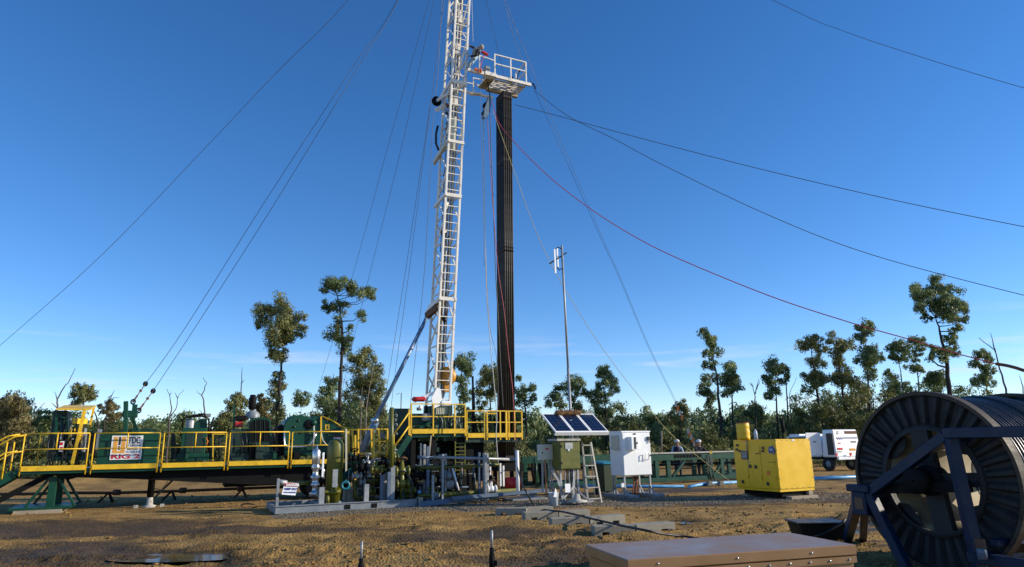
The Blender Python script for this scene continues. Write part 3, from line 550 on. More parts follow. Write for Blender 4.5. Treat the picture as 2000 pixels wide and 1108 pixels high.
q = MB(); q.lathe(A(151,888,b1+.2), (0,-1,0), [(0,.12),(.02,.14),(.08,.14),(.1,.1)], 16); q.build('hose_reel', 'green', cs)

hd = thing('guy_anchor_frame', 'green A shaped headstock holding two guy wires on the trailer', 'anchor frame', (-1.2, BF+.95, za)); b2 = BF+.95
q = MB(); q.pbar((245,900),(246,784), b2, .13, .15); q.pbar((251,806),(272,845), b2, .09); q.pbar((262,806),(262,850), b2, .07); q.pbar((256,806),(285,900), b2, .09); q.pbar((240,845),(300,845), b2+.2, .12); q.build('post', 'green', hd, bev=.01)
q = MB(); q.pbox(239, 802, 268, 815, b2-.06, b2+.35); q.pbox(258,790,268,803,b2,b2+.1); q.build('head_box', 'green', hd, bev=.01)
q = MB(); q.pbox(232, 838, 304, 850, b2+.4, b2+.8); q.build('cross_box', 'dgreen', hd, bev=.01)

e1 = thing('hydraulic_power_unit', 'green boxed power unit with silver canister and dark pipework on top', 'power unit', (.6, BF+1.0, za)); b3 = BF+.9
q = MB(); q.pbox(353, 836, 402, 888, b3, b3+1.3); q.build('casing', 'green', e1, bev=.02)
q = MB(); q.pbox(345, 886, 408, 900, b3-.05, b3+1.4); q.build('skid', 'green', e1, bev=.01)
q = MB(); q.pbox(362,846,377,884,b3-.012,b3+.02); q.pbox(380,846,396,884,b3-.012,b3+.02); q.build('door', 'dgreen', e1, bev=.006)
q = MB(); q.lathe(A(371,837,b3+.3), (0,0,1), [(0,.14),(.25,.14),(.3,.1),(.31,0)], 16); q.build('canister', 'galv', e1)
q = MB(); q.pprism([(378,838),(382,824),(392,818),(404,818),(405,838)], b3+.2, b3+.6); q.build('tank', 'green', e1)
for pts in ([(357,836),(357,820),(364,815),(396,813),(408,818),(408,888)], [(366,816),(375,812),(390,810),(400,815)], [(404,860),(412,850),(412,830),(418,815)], [(385,815),(388,809),(399,809),(402,815)]):
    q = MB(); q.ptube(pts, b3+.1, .03, 7); q.build('pipe', 'dark', e1)
q = MB(); q.pbox(394, 808, 412, 814, b3+.3, b3+.8); q.build('air_intake', 'grey', e1)
q = MB(); q.ptube([(402,855),(406,862),(403,870)], b3-.05, .018); q.build('hose', 'orange', e1)
q = MB(); q.pbar((416,848),(440,848), b3, .03); q.pbar((416,848),(416,900), b3, .03); q.build('guard_rail', 'yellow', e1)
for x in (336,340,412,428):
    q = MB(); q.pbar((x,845),(x,898), b3+.4, .06); q.build('bracket', 'dgreen', e1)

e2 = thing('diesel_engine', 'big diesel engine with dark slatted radiator, domed air cleaner and exhaust', 'engine', (2.6, BF+1.0, za)); b4 = BF+.85
q = MB(); q.pprism([(486,890),(487,824),(492,818),(505,815),(520,816),(529,820),(531,890)], b4, b4+.3); q.build('radiator_frame', 'green', e2, bev=.015)
q = MB(); q.pprism([(489,862),(490,826),(496,821),(508,819),(520,820),(526,824),(527,862)], b4-.03, b4+.01); R_ = q.build('radiator_grille', 'dark', e2)
q = MB()
for x in (499,508,517): q.pbar((x,821),(x,862), b4-.04, .018)
q.build('grille_bar', 'dgreen', R_)
q = MB(); q.pbox(455,838,486,885,b4+.1,b4+.9); q.pbox(450,885,536,898,b4-.02,b4+1.2); q.pbox(490,864,526,884,b4-.02,b4); q.build('engine_block', 'dgreen', e2, bev=.02)
q = MB(); q.pbox(459,824,474,834,b4+.3,b4+.6); q.build('rocker_cover', 'red', e2, bev=.02)
q = MB(); q.pbox(461,812,482,822,b4+.3,b4+.6); q.build('turbocharger', 'dark', e2, bev=.03)
q = MB(); q.lathe(A(493,817,b4+.5), (0,0,1), [(0,.24),(.12,.24),(.2,.19),(.25,.1),(.27,.1)], 18); q.build('air_cleaner', 'grey', e2)
q = MB(); q.lathe(A(492,800,b4+.5), (0,0,1), [(0,.09),(.02,.12),(.4,.13),(.42,.1),(.5,.1),(.52,.0)], 16); q.build('exhaust_stack', 'dark', e2)
q = MB(); q.pbar((457,790),(457,898), b4+.4, .06); q.build('post', 'green', e2)
for pts in ([(488,862),(500,866),(502,884)], [(470,850),(475,870),(468,890)], [(530,835),(536,850),(538,885)], [(480,846),(482,864),(478,885)]):
    q = MB(); q.ptube(pts, b4-.08, .022); q.build('hose', 'black', e2)

dw = thing('drawworks', 'large rounded dark green drawworks guard with yellow warning plate', 'drawworks', (4.4, BF+.9, za)); b5 = BF+.75
out = [(555,890),(553,838),(556,826),(563,818),(573,813),(587,811),(600,814),(608,818),(612,813),(620,814),(628,812),(631,820),(650,828),(667,837),(667,860),(655,890)]
q = MB(); q.pprism(out, b5, b5+1.1); q.build('guard', 'green', dw, bev=.03)
q = MB(); q.pprism([(534,890),(536,838),(552,828),(553,890)], b5+.1, b5+.9); q.build('gear_case', 'dark', dw, bev=.02)
q = MB(); c0 = A(604,829,b5); q.lathe(c0, (0,-1,0), [(-.02,.17),(.03,.17),(.05,.12),(.06,0)], 18); q.build('shaft_cover', 'dark', dw)
q = MB(); c0 = A(613,826,b5-.02); q.lathe(c0, (0,-1,0), [(-.02,.1),(.06,.1),(.08,.05),(.1,0)], 14); q.build('brake_hub', 'green', dw)
for (x,y) in ((575,834),(588,845),(604,848),(572,860),(583,822),(640,850),(630,858)):
    q = MB(); q.lathe(A(x,y,b5), (0,-1,0), [(-.01,.05),(.03,.045),(.035,0)], 8); q.build('bolt_boss', 'dgreen', dw)
q = MB(); q.pbox(635,829,644,840,b5-.015,b5-.003); wp = q.build('warning_plate', 'yellow', dw)
q = MB(); q.pprism([(639.5,831),(642,837),(637,837)], b5-.02, b5-.016); q.build('emblem', 'signk', wp)
q = MB(); q.pbox(652,853,666,858,b5-.02,b5-.004); lb = q.build('label_plate', 'signw', dw); q = MB(); q.pbox(652,853,666,855,b5-.024,b5-.021); q.build('emblem', 'signr', lb)
q = MB(); q.ptube([(555,842),(555,868),(560,873),(595,873),(606,868),(614,855),(618,845)], b5-.1, .035); q.build('air_pipe', 'silver', dw)
q = MB(); q.ptube([(613,832),(613,850),(611,880)], b5-.12, .025); q.ptube([(626,840),(630,860),(640,872)], b5-.12, .02); q.build('air_hose', 'rope', dw)
q = MB(); q.ptube([(628,813),(650,822),(668,834),(690,838)], b5-.03, .02, 6); q.pbar((627,814),(627,844),b5-.04,.05); q.build('guard_chain', 'yellow', dw)

for t_, b_, x0, x1 in ((e1, b3, 322, 440), (e2, b4, 448, 540), (dw, b5, 545, 670)):
    for k in range(9):
        x = random.uniform(x0, x1); y = random.uniform(866, 884); q = MB(); q.pbox(x, y, x+random.uniform(5,15), 897, b_+random.uniform(-.25,.6), b_+random.uniform(.7,1.2)); q.build('fitting_box', random.choice(['dgreen','dark','dgreen','green','dark']), t_, bev=.015)
    for k in range(8):
        x = random.uniform(x0, x1); y = random.uniform(835, 870); q = MB(); q.ptube([(x,895),(x+random.uniform(-5,5),y+10),(x+random.uniform(-12,12),y),(x+random.uniform(-16,16),y+8)], b_+random.uniform(-.1,.7), random.uniform(.012,.03), 6); q.build('hose', random.choice(['black','dark','dgreen','black','grey']), t_)
# ------------------------------------------------------------------ rig floor (work platform) and what carries it
FB = 23.0
rf = thing('rig_floor', 'raised green rig floor platform with yellow railings round its edge', 'platform', (9.2, FB, 0))
fa0, fa1, fa2 = A(802,848,FB).x, A(908,846,FB).x, A(1019,855,FB).x; fz, fz2 = 2.16, 2.0
q = MB(); q.box(fa0-.05, fa1, FB+.02, FB+2.6, fz-.16, fz-.01); q.build('deck', 'green', rf, bev=.006)
q = MB(); q.box(fa1+.02, fa2, FB+.02, FB+1.9, fz2-.2, fz2-.02); q.build('deck', 'dgreen', rf, bev=.006, label='lower right deck with the pipe setback')
def panel(a0, a1, b, z, mids, h=1.0, m='yellow', side=None):
    q = MB()
    for x in [a0, a1]+mids: q.bar((x, b, z-.12), (x, b, z+h), .043)
    q.bar((a0, b, z+h), (a1, b, z+h), .038); q.bar((a0, b, z+h*.56), (a1, b, z+h*.56), .034); r = q.build('railing', m, rf)
    k = MB(); k.box(a0+.03, a1-.03, b-.035, b-.028+.025, z-.03, z+.13); k.build('kick_plate', m, r)
panel(fa0, fa1, FB-.03, fz, [fa0+(fa1-fa0)*.4, fa0+(fa1-fa0)*.8])
s1, s2, s3 = A(946,830,FB).x, A(949,830,FB).x, A(987,830,FB).x
panel(fa1+.06, s1, FB-.03, fz2, [], .93); panel(s2+.02, s3, FB-.06, fz2, [s2+(s3-s2)*.7], .93); panel(s3+.04, fa2, FB-.03, fz2, [s3+(fa2-s3)*.2, s3+(fa2-s3)*.55], .93)
q = MB()
for b in (FB+.7, FB+1.5, FB+1.9): q.bar((fa2, b, fz2-.1), (fa2, b, fz2+.93), .05)
for h in (.93, .52): q.bar((fa2, FB, fz2+h), (fa2, FB+1.9, fz2+h), .045)
q.bar((fa2, FB+1.9, fz2+.93), (fa1+1.6, FB+1.9, fz2+.93), .045); q.build('railing', 'yellow', rf, label='side railing on the right end')
q = MB()
for x in (fa0+.15, fa0+.9, fa1-.1):
    for b in (FB+.2, FB+2.3): q.bar((x, b, 0), (x, b, fz-.15), .16, .16)
q.bar((fa0+.1, FB+.2, 1.1), (fa1, FB+.2, 1.1), .14); q.bar((fa0+.1, FB+.2, .2), (fa0+.95, FB+.2, 1.9), .09); q.bar((fa0+.1, FB+2.3, .2), (fa1, FB+2.3, 1.9), .1); q.build('leg', 'dark', rf)
q = MB(); q.pbox(903, 862, 925, 975, FB+.3, FB+.9); q.pbox(925, 858, 945, 940, FB+.6, FB+1.3); q.build('substructure_plate', 'dark', rf)
q = MB(); q.pbox(806, 862, 900, 960, FB+1.2, FB+2.2); q.pbox(848,905,902,965,FB+.9,FB+1.2); q.build('substructure_box', 'dark', rf, bev=.03)
au = thing('dark_filler_unit', 'dark stand of bottles added to blacken the gap beneath the rig floor', 'dark filler', (8.0, FB+3.2, 0)); q = MB(); q.box(6.3, 9.4, FB+2.9, FB+3.7, .02, .3); q.box(6.3, 9.4, FB+3.55, FB+3.7, .3, 1.5); q.build('frame', 'dark', au)  # added filler: keeps the gap under the floor dark, hides the lit ground
for k in range(9): q = MB(); q.lathe((6.5+.34*k, FB+3.2, .3), (0,0,1), [(0,.02),(0,.13),(.9,.13),(1.02,.07),(1.1,.04),(1.1,0)], 12); q.build('bottle', random.choice(['dark','dgreen']), au)
# ladder under the floor
q = MB()
for x in (889, 908): q.pbar((x,862),(x,930), FB+.12, .04)
for k in range(9): q.pbar((889,866+7.5*k),(908,866+7.5*k), FB+.12, .03)
q.build('ladder', 'olive', rf)
q = MB(); q.pbar((842,851),(838,890), FB-.05, .05); q.pbar((838,890),(836,905), FB-.05, .04); q.build('brace', 'wood', rf)
# drill machinery seen through the railings
q = MB(); q.pbox(847,792,884,812,FB+.9,FB+1.8); q.pbox(806,808,843,830,FB+.7,FB+1.4); q.pbar((818,838),(846,822),FB+.5,.12); q.pbar((838,838),(862,820),FB+.5,.1); q.build('rotary_housing', 'green', rf, bev=.015)
q = MB(); q.pbox(825,808,844,822,FB+.55,FB+.68); q.pbox(815,796,823,802,FB+.3,FB+.4); q.build('instrument_box', 'grey', rf, bev=.01)
q = MB(); q.lathe(A(821,796,FB+.25), (0,-1,0), [(0,.075),(.05,.075),(.052,0)], 16); q.build('pressure_gauge', 'white', rf)
for k in range(13):
    x = 852+random.uniform(0, 50); q = MB(); y0 = random.uniform(808, 818); q.ptube([(x,y0),(x+random.uniform(-4,4),y0+10),(x+random.uniform(-8,8),842)], FB+random.uniform(.3,.9), .022, 6); q.build('hose', random.choice(['black','black','grey','dgreen']), rf)
for k in range(11):
    x = 808+9*k; q = MB(); y0 = 868+random.uniform(-4,12); q.ptube([(x,y0),(x+random.uniform(-5,5),y0+20),(x+random.uniform(-10,10),y0+45+random.uniform(0,25))], FB+random.uniform(.4,1.1), random.uniform(.02,.05), 7); q.build('pipe', random.choice(['dark','dgreen','grey','olive','dark']), rf)
for k in range(8):
    x = 812+random.uniform(0,85); y = random.uniform(862, 900); q = MB(); q.pbox(x, y, x+random.uniform(6,14), y+random.uniform(5,12), FB+.35, FB+.8); q.build('bracket', random.choice(['dgreen','dark','dgreen','grey']), rf, bev=.01)
for (x0,x1,y0,y1,w) in ((922,924,800,846,.05),(926,932,812,846,.06),(935,940,815,846,.05),(965,968,812,848,.05)):
    q = MB(); q.pbar((x0,y0),(x1,y1),FB+.9,w); q.build('tool_post', 'dark', rf)
q = MB(); q.pbar((918,818),(944,820),FB+1.2,.04); q.pbar((918,832),(945,834),FB+1.2,.04); q.pbox(995,838,1012,850,FB+.3,FB+.7); q.build('slips_rack', 'dark', rf)
# steps from the trailer deck
q = MB()
for b in (FB-.02, FB+.75):
    q.bar(A(772,896,FB)+Vector((0,b-FB,0)), A(801,852,FB)+Vector((0,b-FB,0)), .05, .2)
p0, p1 = A(772,896,FB), A(801,852,FB)
for k in range(4): c = p0.lerp(p1, (k+.7)/4.4); q.box(c.x-.14, c.x+.14, FB+.02, FB+.72, c.z-.02, c.z+.02)
sr = q.build('stairs', 'green', rf)
q = MB()
for b in (FB-.05,):
    for d in (0, 26): q.ptube([(768,850+d),(799,806+d)], b, .028)
    for (x,y0,y1) in ((769,800+48,905),(799,800,850)): q.pbar((x,y0),(x,y1), b, .05)
q.build('handrail', 'yellow', sr)
q = MB(); q.pbox(766,798,800,858,FB+1.0,FB+1.5); q.build('valve_bank', 'dgreen', rf, bev=.015)
for k in range(6):
    q = MB(); q.lathe(A(771+2*(k%2),803+9*k,FB+.97), (0,-1,0), [(0,.06),(.04,.06),(.06,.03)], 10); q.build('gauge', 'grey', rf)
# landing between trailer and floor
q = MB(); q.pbox(690,884,760,893,BF-.05,BF+1.6); q.build('landing', 'yellow', rf)
for (x0,x1,yt) in ((679,681,842),(688,700,838),(725,729,838),(740,757,838)):
    q = MB(); q.pbar((x0,yt),(x0+2,896),BF-.1,.05); q.pbar((x1,yt),(x1,896),BF-.1,.05); q.build('rail_post', 'yellow', rf)
q = MB(); q.ptube([(678,840),(757,838)],BF-.1,.025); q.ptube([(724,863),(757,862)],BF-.1,.022); q.build('railing', 'yellow', rf)
q = MB(); q.pbox(739,846,751,856,BF+.2,BF+.23); q.build('notice', 'grey', rf)
tag(on_site(MB().pbox(807,775,833,784,FB+.4,FB+.65).build('spill_bag', 'red', None, A(820,784,FB+.4), bev=.06)), 'red rolled bag lying at the foot of the white mast', 'bag')

# ------------------------------------------------------------------ mast
MB0 = 24.0
mb_ = A(855, 792, MB0); mt_ = A(897, 0, MB0)
mast = thing('mast', 'tall white lattice mast leaning slightly over the rig floor', 'mast', (mb_.x, MB0, mb_.z))
S = .62; ZT = 27.5; dz = mt_.z-mb_.z; lean = (mt_.x-mb_.x)/dz
def mp_(x, y, h): return Vector((mb_.x+x*.97+lean*h, MB0+y*1.5, mb_.z+h))        # mast coordinates: x, y across, h up the mast
Hm = ZT-mb_.z
LEGS = [(-S/2,-S/2),(S/2,-S/2),(-S/2,S/2),(S/2,S/2)]
for (x, y) in LEGS:
    q = MB(); q.bar(mp_(x, y, 0), mp_(x, y, Hm), .085); q.build('leg', 'mast', mast, bev=.008)
step = 1.02; nb = int(Hm/step)
for side in (0, 1, 2):     # left, right and rear faces get zigzag bracing, the front face ladder rungs
    q = MB()
    for k in range(nb):
        h0, h1 = k*step+.15, (k+1)*step+.15
        if side == 0: q.bar(mp_(-S/2, -S/2 if k%2 else S/2, h0), mp_(-S/2, S/2 if k%2 else -S/2, h1), .05)
        elif side == 1: q.bar(mp_(S/2, -S/2 if k%2 else S/2, h0), mp_(S/2, S/2 if k%2 else -S/2, h1), .05)
        else: q.bar(mp_(-S/2 if k%2 else S/2, S/2, h0), mp_(S/2 if k%2 else -S/2, S/2, h1), .05)
        if k%2 == 0 and side < 2: x = -S/2 if side == 0 else S/2; q.bar(mp_(x, -S/2, h0), mp_(x, S/2, h0), .05)
    q.build('lattice_brace', 'mast', mast)
q = MB()
for k in range(int(Hm/.345)): q.bar(mp_(-S/2, -S/2-.01, .2+.345*k), mp_(S/2, -S/2-.01, .2+.345*k), .03)
q.build('ladder', 'mast', mast)
def hz(py): return A(875, py, MB0).z-mb_.z
for (py, w) in ((170,.16),(390,.14),(590,.14),(286,.12)):      # section joints
    h = hz(py); q = MB(); q.bar(mp_(-S/2-.08, -S/2-.05, h), mp_(S/2+.05, -S/2-.05, h), .05, w); q.bar(mp_(-S/2-.05, -S/2-.1, h), mp_(-S/2-.05, S/2+.18, h-.12), .06, w); q.build('section_collar', 'mast', mast)
q = MB()
for (y0, y1) in ((592,618),): h0, h1 = hz(y1), hz(y0); p = mp_(-S/2-.12, .1, 0); q.bar(mp_(-S/2-.06, -.25, (h0+h1)/2+.0), mp_(-S/2-.14, S/2+.12, (h0+h1)/2-.2), .14, .26)
q.build('ram_head', 'rust', mast)
q = MB(); q.bar(mp_(-S/2-.06, -S/2, (h0+h1)/2+.2), mp_(-S/2-.14, S/2+.14, (h0+h1)/2-.02), .1, .09); q.build('ram_head_beam', 'mast', mast)
q = MB(); h = hz(300); q.bar(mp_(-S/2-.1, -.25, h+.2), mp_(-S/2-.12, S/2+.3, h-.1), .1, .2); q.bar(mp_(-.05,-.1,h+.1),mp_(-.05,-.1,h+1.6),.25,.2); q.build('lock_pin_box', 'offw', mast)
for (py, s) in ((205,.32),(255,.28),(40,.3),(105,.25)):
    h = hz(py); q = MB(); q.box(mp_(0,0,h).x-.14, mp_(0,0,h).x+.16, MB0-.1, MB0+.15, mp_(0,0,h).z, mp_(0,0,h).z+s+.3); q.build('gusset_plate', 'mast', mast)
for k in range(9):
    h = hz(210)-k*.17; q = MB(); p = mp_(-S/2+.05+.1*sin(k*2), -.1+.1*cos(k), h); q.bar(p, p+Vector((.12*cos(k), .1, .14)), .07); q.build('hose_clamp', random.choice(['dark','grey','offw']), mast)
h = hz(190); q = MB(); q.lathe(mp_(-S/2-.30, .35, h), (0,1,0), [(-.05,.05),(-.05,.21),(-.02,.16),(.02,.16),(.05,.21),(.05,.05)], 20); q.build('line_sheave', 'dark', mast)
q = MB(); q.bar(mp_(-S/2-.3,.30,h), mp_(S/2-.1,-S/2-.06,h+.42), .08, .12); q.bar(mp_(-S/2-.3,.35,h-.45),mp_(-S/2-.02,.3,h-.2),.08,.16); q.build('sheave_bracket', 'mast', mast)
q = MB(); hh = hz(240); q.tube([mp_(-S/2-.2,.3,hh), mp_(-S/2-.26,.3,hz(255)), mp_(-S/2-.24,.3,hz(275)), mp_(-S/2-.16,.2,hz(290))], .05, 8); q.build('hose', 'black', mast)
# lines and inner members inside the mast
for (x, y, m, r) in ((.02,.1,'wire',.012),(.1,.05,'wire',.012),(.17,.1,'wire',.012),(-.02,-.02,'mast',.04),(-.1,.12,'pipe',.025),(.2,.0,'wire',.012)):
    q = MB(); q.tube([mp_(x, y, .3), mp_(x, y, Hm-.2)], r, 6); q.build('drilling_line' if m == 'wire' else 'standpipe', m, mast)
q = MB(); c = A(873,735,MB0); dx_ = Vector((.75,.66,0)); q.lathe(c-dx_*.13, dx_, [(0,.05),(.0,.33),(.05,.36),(.09,.31),(.15,.31),(.2,.36),(.25,.33),(.25,.05)], 24); q.box(c.x-.13,c.x+.13,MB0-.12,MB0+.12,c.z-.6,c.z+.1); q.build('travelling_block', mat('amber_block_paint',(.55,.25,.02),.45,dirt=((.1,.06,.03),.35,5)), mast)
q = MB(); q.prism([mp_(-S/2-.15,-S/2-.06,.25), mp_(-S/2+.05,-S/2-.06,.62), mp_(-S/2+.2,-S/2-.06,.55), mp_(-S/2+.3,-S/2-.06,.0), mp_(-S/2-.05,-S/2-.06,-.15)], (0,.05,0)); q.bar(mp_(-S/2-.75,-S/2+.1,.12), mp_(-S/2+.1,-S/2,.48), .12, .12); q.bar(mp_(-.05,-S/2-.06,.05),mp_(S/2,-S/2-.06,.05),.06,.16); q.build('foot_bracket', 'white', mast)
for k in range(7): q = MB(); q.bar(mp_(-.2+.07*k, -S/2, -.35), mp_(-.2+.07*k, -S/2, .0), .035); q.build('anchor_bolt', 'offw', mast)
for (x, y) in LEGS: q = MB(); q.bar(mp_(x,y,-1.1), mp_(x,y,.0), .14); q.build('pivot_leg', 'dgreen', mast)
for k in range(8):
    x, y = random.uniform(-.22,.22), random.uniform(-.2,.28); q = MB(); h0, h1 = random.choice([(.3,Hm-.3),(6,Hm-.3),(.3,14)]); q.tube([mp_(x,y,h0), mp_(x+random.uniform(-.04,.04),y,(h0+h1)/2), mp_(x,y,h1)], random.uniform(.008,.022), 6); q.build('drilling_line', random.choice(['wire','black','wire','grey']), mast)
for k in range(34):
    h = random.uniform(.6, Hm-4); p = mp_(random.uniform(-.3,.25), random.uniform(-.25,.3), h); q = MB(); q.bar(p, p+Vector((random.uniform(-.14,.14), random.uniform(-.1,.1), random.uniform(.08,.3))), random.uniform(.03,.1)); q.build('hose_clamp', random.choice(['dark','mast','offw','grey','rust']), mast)
# monkey board
BB = 23.0
z0 = A(990,155,BB).z; a0, a1 = A(966,150,BB).x, A(1028,163,BB).x; br = A(918,142,BB).x; DEP = .95
q = MB(); q.bar((br-.1, BB, z0), (a1+.22, BB, z0), .1, .13); q.bar((br-.1, BB+DEP+.15, z0-.35), (a0+.4, BB+DEP+.15, z0-.35), .07, .09); q.bar((a1, BB, z0), (a1, BB+DEP, z0), .06, .1); q.bar((a0-.45, BB+.02, z0+.02), (a0+.05,BB+.02,z0+.02), .2, .16); board = q.build('monkey_board', 'mast', mast)
q = MB()
for k in range(7): b = BB+.12+.13*k; q.box(a0+.05, a1-.05, b, b+.06, z0-.09, z0-.05)
q.box(a0-.35, a0+.02, BB+.08, BB+DEP, z0-.1, z0-.05); q.build('finger_slat', 'mast', board)
q = MB(); q.box(a0-.35, a0+.0, BB+.09, BB+DEP, z0-.14, z0-.105); q.box(a0+.0,a1-.02,BB+.80,BB+DEP,z0-.22,z0-.1); q.box(a0+.1,a1-.02,BB+.1,BB+.15,z0-.12,z0-.095); q.build('board_floor', 'wood', board)
q = MB()
for x in (a0, (a0+a1)/2, a1-.02): q.bar((x, BB-.03, z0), (x, BB-.03, z0+1.02), .05)
for h in (1.02, .58): q.bar((a0, BB-.03, z0+h), (a1, BB-.03, z0+h), .045); q.bar((a1-.02, BB-.03, z0+h), (a1-.02, BB+DEP, z0+h), .045)
q.bar((a1-.02, BB+DEP, z0), (a1-.02, BB+DEP, z0+1.02), .05); q.bar((a1-.35,BB+DEP,z0+.5),(a1-.02,BB+.4,z0),.04)
x = A(936,130,BB).x; q.bar((x, BB-.03, z0), (x, BB-.03, z0+.78), .045); q.bar((x, BB-.03, z0+.78), (a0, BB-.03, z0+.72), .04)
x = A(931,160,BB).x+.25; q.bar((x, BB+DEP, z0-.4), (x, BB+DEP, z0+.3), .04); q.bar((x-.5, BB+DEP, z0+.0), (a0+.2, BB+DEP, z0+.0), .04); q.bar((x, BB+DEP, z0+.3), (a0+.2, BB+DEP, z0+.3), .035); q.build('railing', 'mast', board)
q = MB(); x = A(956,138,BB).x; q.box(x-.1, x+.13, BB+.2, BB+.5, z0+.05, z0+.55); q.build('winch_box', 'grey', board, bev=.02)
q = MB(); x = A(1006,150,BB).x; q.bar((x, BB+.5, z0-.05), (x+.08, BB+.5, z0+.5), .12); q.tube([(x+.1,BB+.5,z0+.3),(x+.35,BB+.5,z0+.5),(x+.45,BB+.45,z0+.85)], .02, 6); q.ball((x+.45,BB+.45,z0+.85), .04); q.build('racking_arm', 'dark', board)
q = MB(); p = A(930,186,BB+DEP); q.bar(p+Vector((-.3,0,0)), p+Vector((.2,0,.08)), .2, .06); q.build('step_plate', 'mast', board)
q = MB(); q.ptube([(1040,162),(1044,168),(1046,174)], BB, .03); q.build('shackle', 'dark', board)
q = MB(); q.torus((br+.2,BB-.08,z0+.05),(1,0,0),.06,.025); q.torus((br+.45,BB-.08,z0+.05),(1,0,0),.07,.025); q.tube([(br+.2,BB-.1,z0+.08),(br+.5,BB-.1,z0-.02)],.03,6); q.build('rope_coil', 'orange', board)
# hook block under the board
hk = thing('hook_block', 'blue grey pulley block hanging under the monkey board', 'pulley block', A(951,228,BB+.3)); bh = BB+.3
q = MB(); q.pprism([(944,228),(946,212),(951,198),(955,188),(959,190),(960,205),(956,218),(953,226),(948,231)], bh, bh+.22); q.build('cheek_plate', mat('worn_blue_grey_block',(.13,.19,.24),.4,dirt=((.05,.04,.03),.3,8)), hk, bev=.02)
q = MB(); q.lathe(A(952,205,bh), (0,1,0), [(.03,.04),(.03,.15),(.19,.15),(.19,.04)], 16); q.lathe(A(949,220,bh), (0,1,0), [(.03,.04),(.03,.13),(.19,.13),(.19,.04)], 16); q.build('sheave', 'dark', hk)
q = MB(); q.ptube([(957,190),(956,180),(953,165),(950,150)], bh+.1, .025); q.ptube([(949,146),(947,152),(949,160),(952,162)], bh+.1, .03); q.build('hook', 'dark', hk)
# raising ram
rm = thing('raising_ram', 'long blue grey hydraulic ram slanting up to the mast', 'hydraulic ram', A(700,893,24.2)); p, m1, qv = A(703,888,24.2), A(732,822,24.2), A(833,622,24.2)
d = (qv-p).normalized(); q = MB(); q.tube([m1, qv], .075, 16); q.build('rod', 'blueram', rm)
q = MB(); q.lathe(p, d, [(0,.1),(0,.13),((m1-p).length-.05,.13),((m1-p).length,.12)], 16); q.build('cylinder', 'blueram', rm, label='thicker lower cylinder of the ram')
q = MB(); q.box(p.x-.3, p.x+.2, 24.0, 24.5, p.z-.35, p.z+.05); q.build('pivot_bracket', 'green', rm); q = MB(); q.lathe(m1+Vector((0,-.2,0)), (0,1,0), [(0,.0),(0,.1),(.4,.1),(.4,0)], 10); q.build('gland', 'silver', rm)
q = MB(); w1 = p.lerp(qv,.47); q.tube([w1+Vector((.12,-.1,-.25)), w1+Vector((.3,-.1,-.2)), w1+Vector((.3,-.1,-.9))],.015,6); q.build('hose','dark',rm)
# standing drill pipe
pz1, pz0 = A(989,188,BB+.45).z, 1.05; pa = A(975,400,BB+.1); PX0 = A(988,600,BB+.08)
NA, NBp, pit = 5, 9, .086; zt_ = A(989,185,BB+.3).z
proto = None
for i in range(NA):
    for j in range(NBp):
        if 0 < i < NA-1 and 0 < j < NBp-1: continue
        x, b = PX0.x-.08+i*pit, BB+.06+j*pit; top = zt_+.05*random.random()
        if proto is None:
            q = MB(); q.tube([(0,0,0),(0,0,zt_-1.05)], .036, 10); 
            for hcol in (.05, zt_*.5, zt_-1.4): q.tube([(0,0,hcol),(0,0,hcol+.22)], .0405, 10)
            proto = o = q.build('drill_pipe', 'pipe', None, (0,0,0))
            tag(o, 'long dark steel drill pipe standing upright in the rack under the monkey board', 'drill pipe', 'drill pipes standing in the rack')
        else: o = proto.copy(); COL.objects.link(o)
        w = world((x, b, 1.05)); o.location = w; o.rotation_euler = (0, atan2(.10, zt_-1.05), TH)
q = MB(); q.box(PX0.x-.3, PX0.x+.6, BB, BB+.95, .75, 1.04); 
for x in (PX0.x-.2, PX0.x+.5):
    for b in (BB+.1, BB+.8): q.box(x-.06, x+.06, b-.06, b+.06, 0, .75)
tag(on_site(q.build('pipe_setback_stand', 'dark', None, (PX0.x, BB, 0))), 'low dark steel stand carrying the standing drill pipes', 'stand')
# ------------------------------------------------------------------ wellhead skid
BS = 19.4
sk = thing('wellhead_skid', 'grey wellhead skid crowded with olive pipes, valves and upright posts', 'pipe skid', (6.5, BS, 0))
def X(px, b=BS, py=940): return A(px, py, b).x
def Z(py, b=BS, px=800): return A(px, py, b).z
q = MB(); q.box(X(541), X(815), BS, BS+.08, .02, .2); q.box(X(541), X(815), BS-.03, BS+.11, .2, .225); q.box(X(541), X(815), BS+2.0, BS+2.1, .02, .2)
for px in (541, 630, 720, 800): q.box(X(px)+.005, X(px)+.1, BS+.1, BS+2.0, .03, .19)
q.build('base_frame', 'grey', sk, bev=.006)
for px in (675, 727): q = MB(); q.box(X(px), X(px)+.16, BS-.012, BS+.02, .05, .17); q.build('forklift_pocket', 'dark', sk)
q = MB(); q.bar((X(815), BS-.1, .08), (X(975), BS+.1, .2), .1, .14); q.bar((X(815), BS+.7, .1), (X(1068), BS+.75, .2), .1, .14); q.bar((X(880),BS-.12,.2),(X(1070),BS+.05,.28),.16,.1); q.build('rail_beam', 'bgrey', sk, bev=.006)
q = MB(); q.box(X(1000), X(1068), BS-.05, BS+.9, .02, .07); q.build('drip_tray', 'grey', sk)
def post(px, y0, y1, w=.09, m='galv', b=BS+.12, d=None):
    q = MB(); a = A(px, (y0+y1)/2, b).x; z1, z0 = A(px, y0, b).z, max(.02, A(px, y1, b).z); q.box(a-w/2, a+w/2, b, b+(d or w), z0, z1); return q.build('post', m, sk, bev=.004)
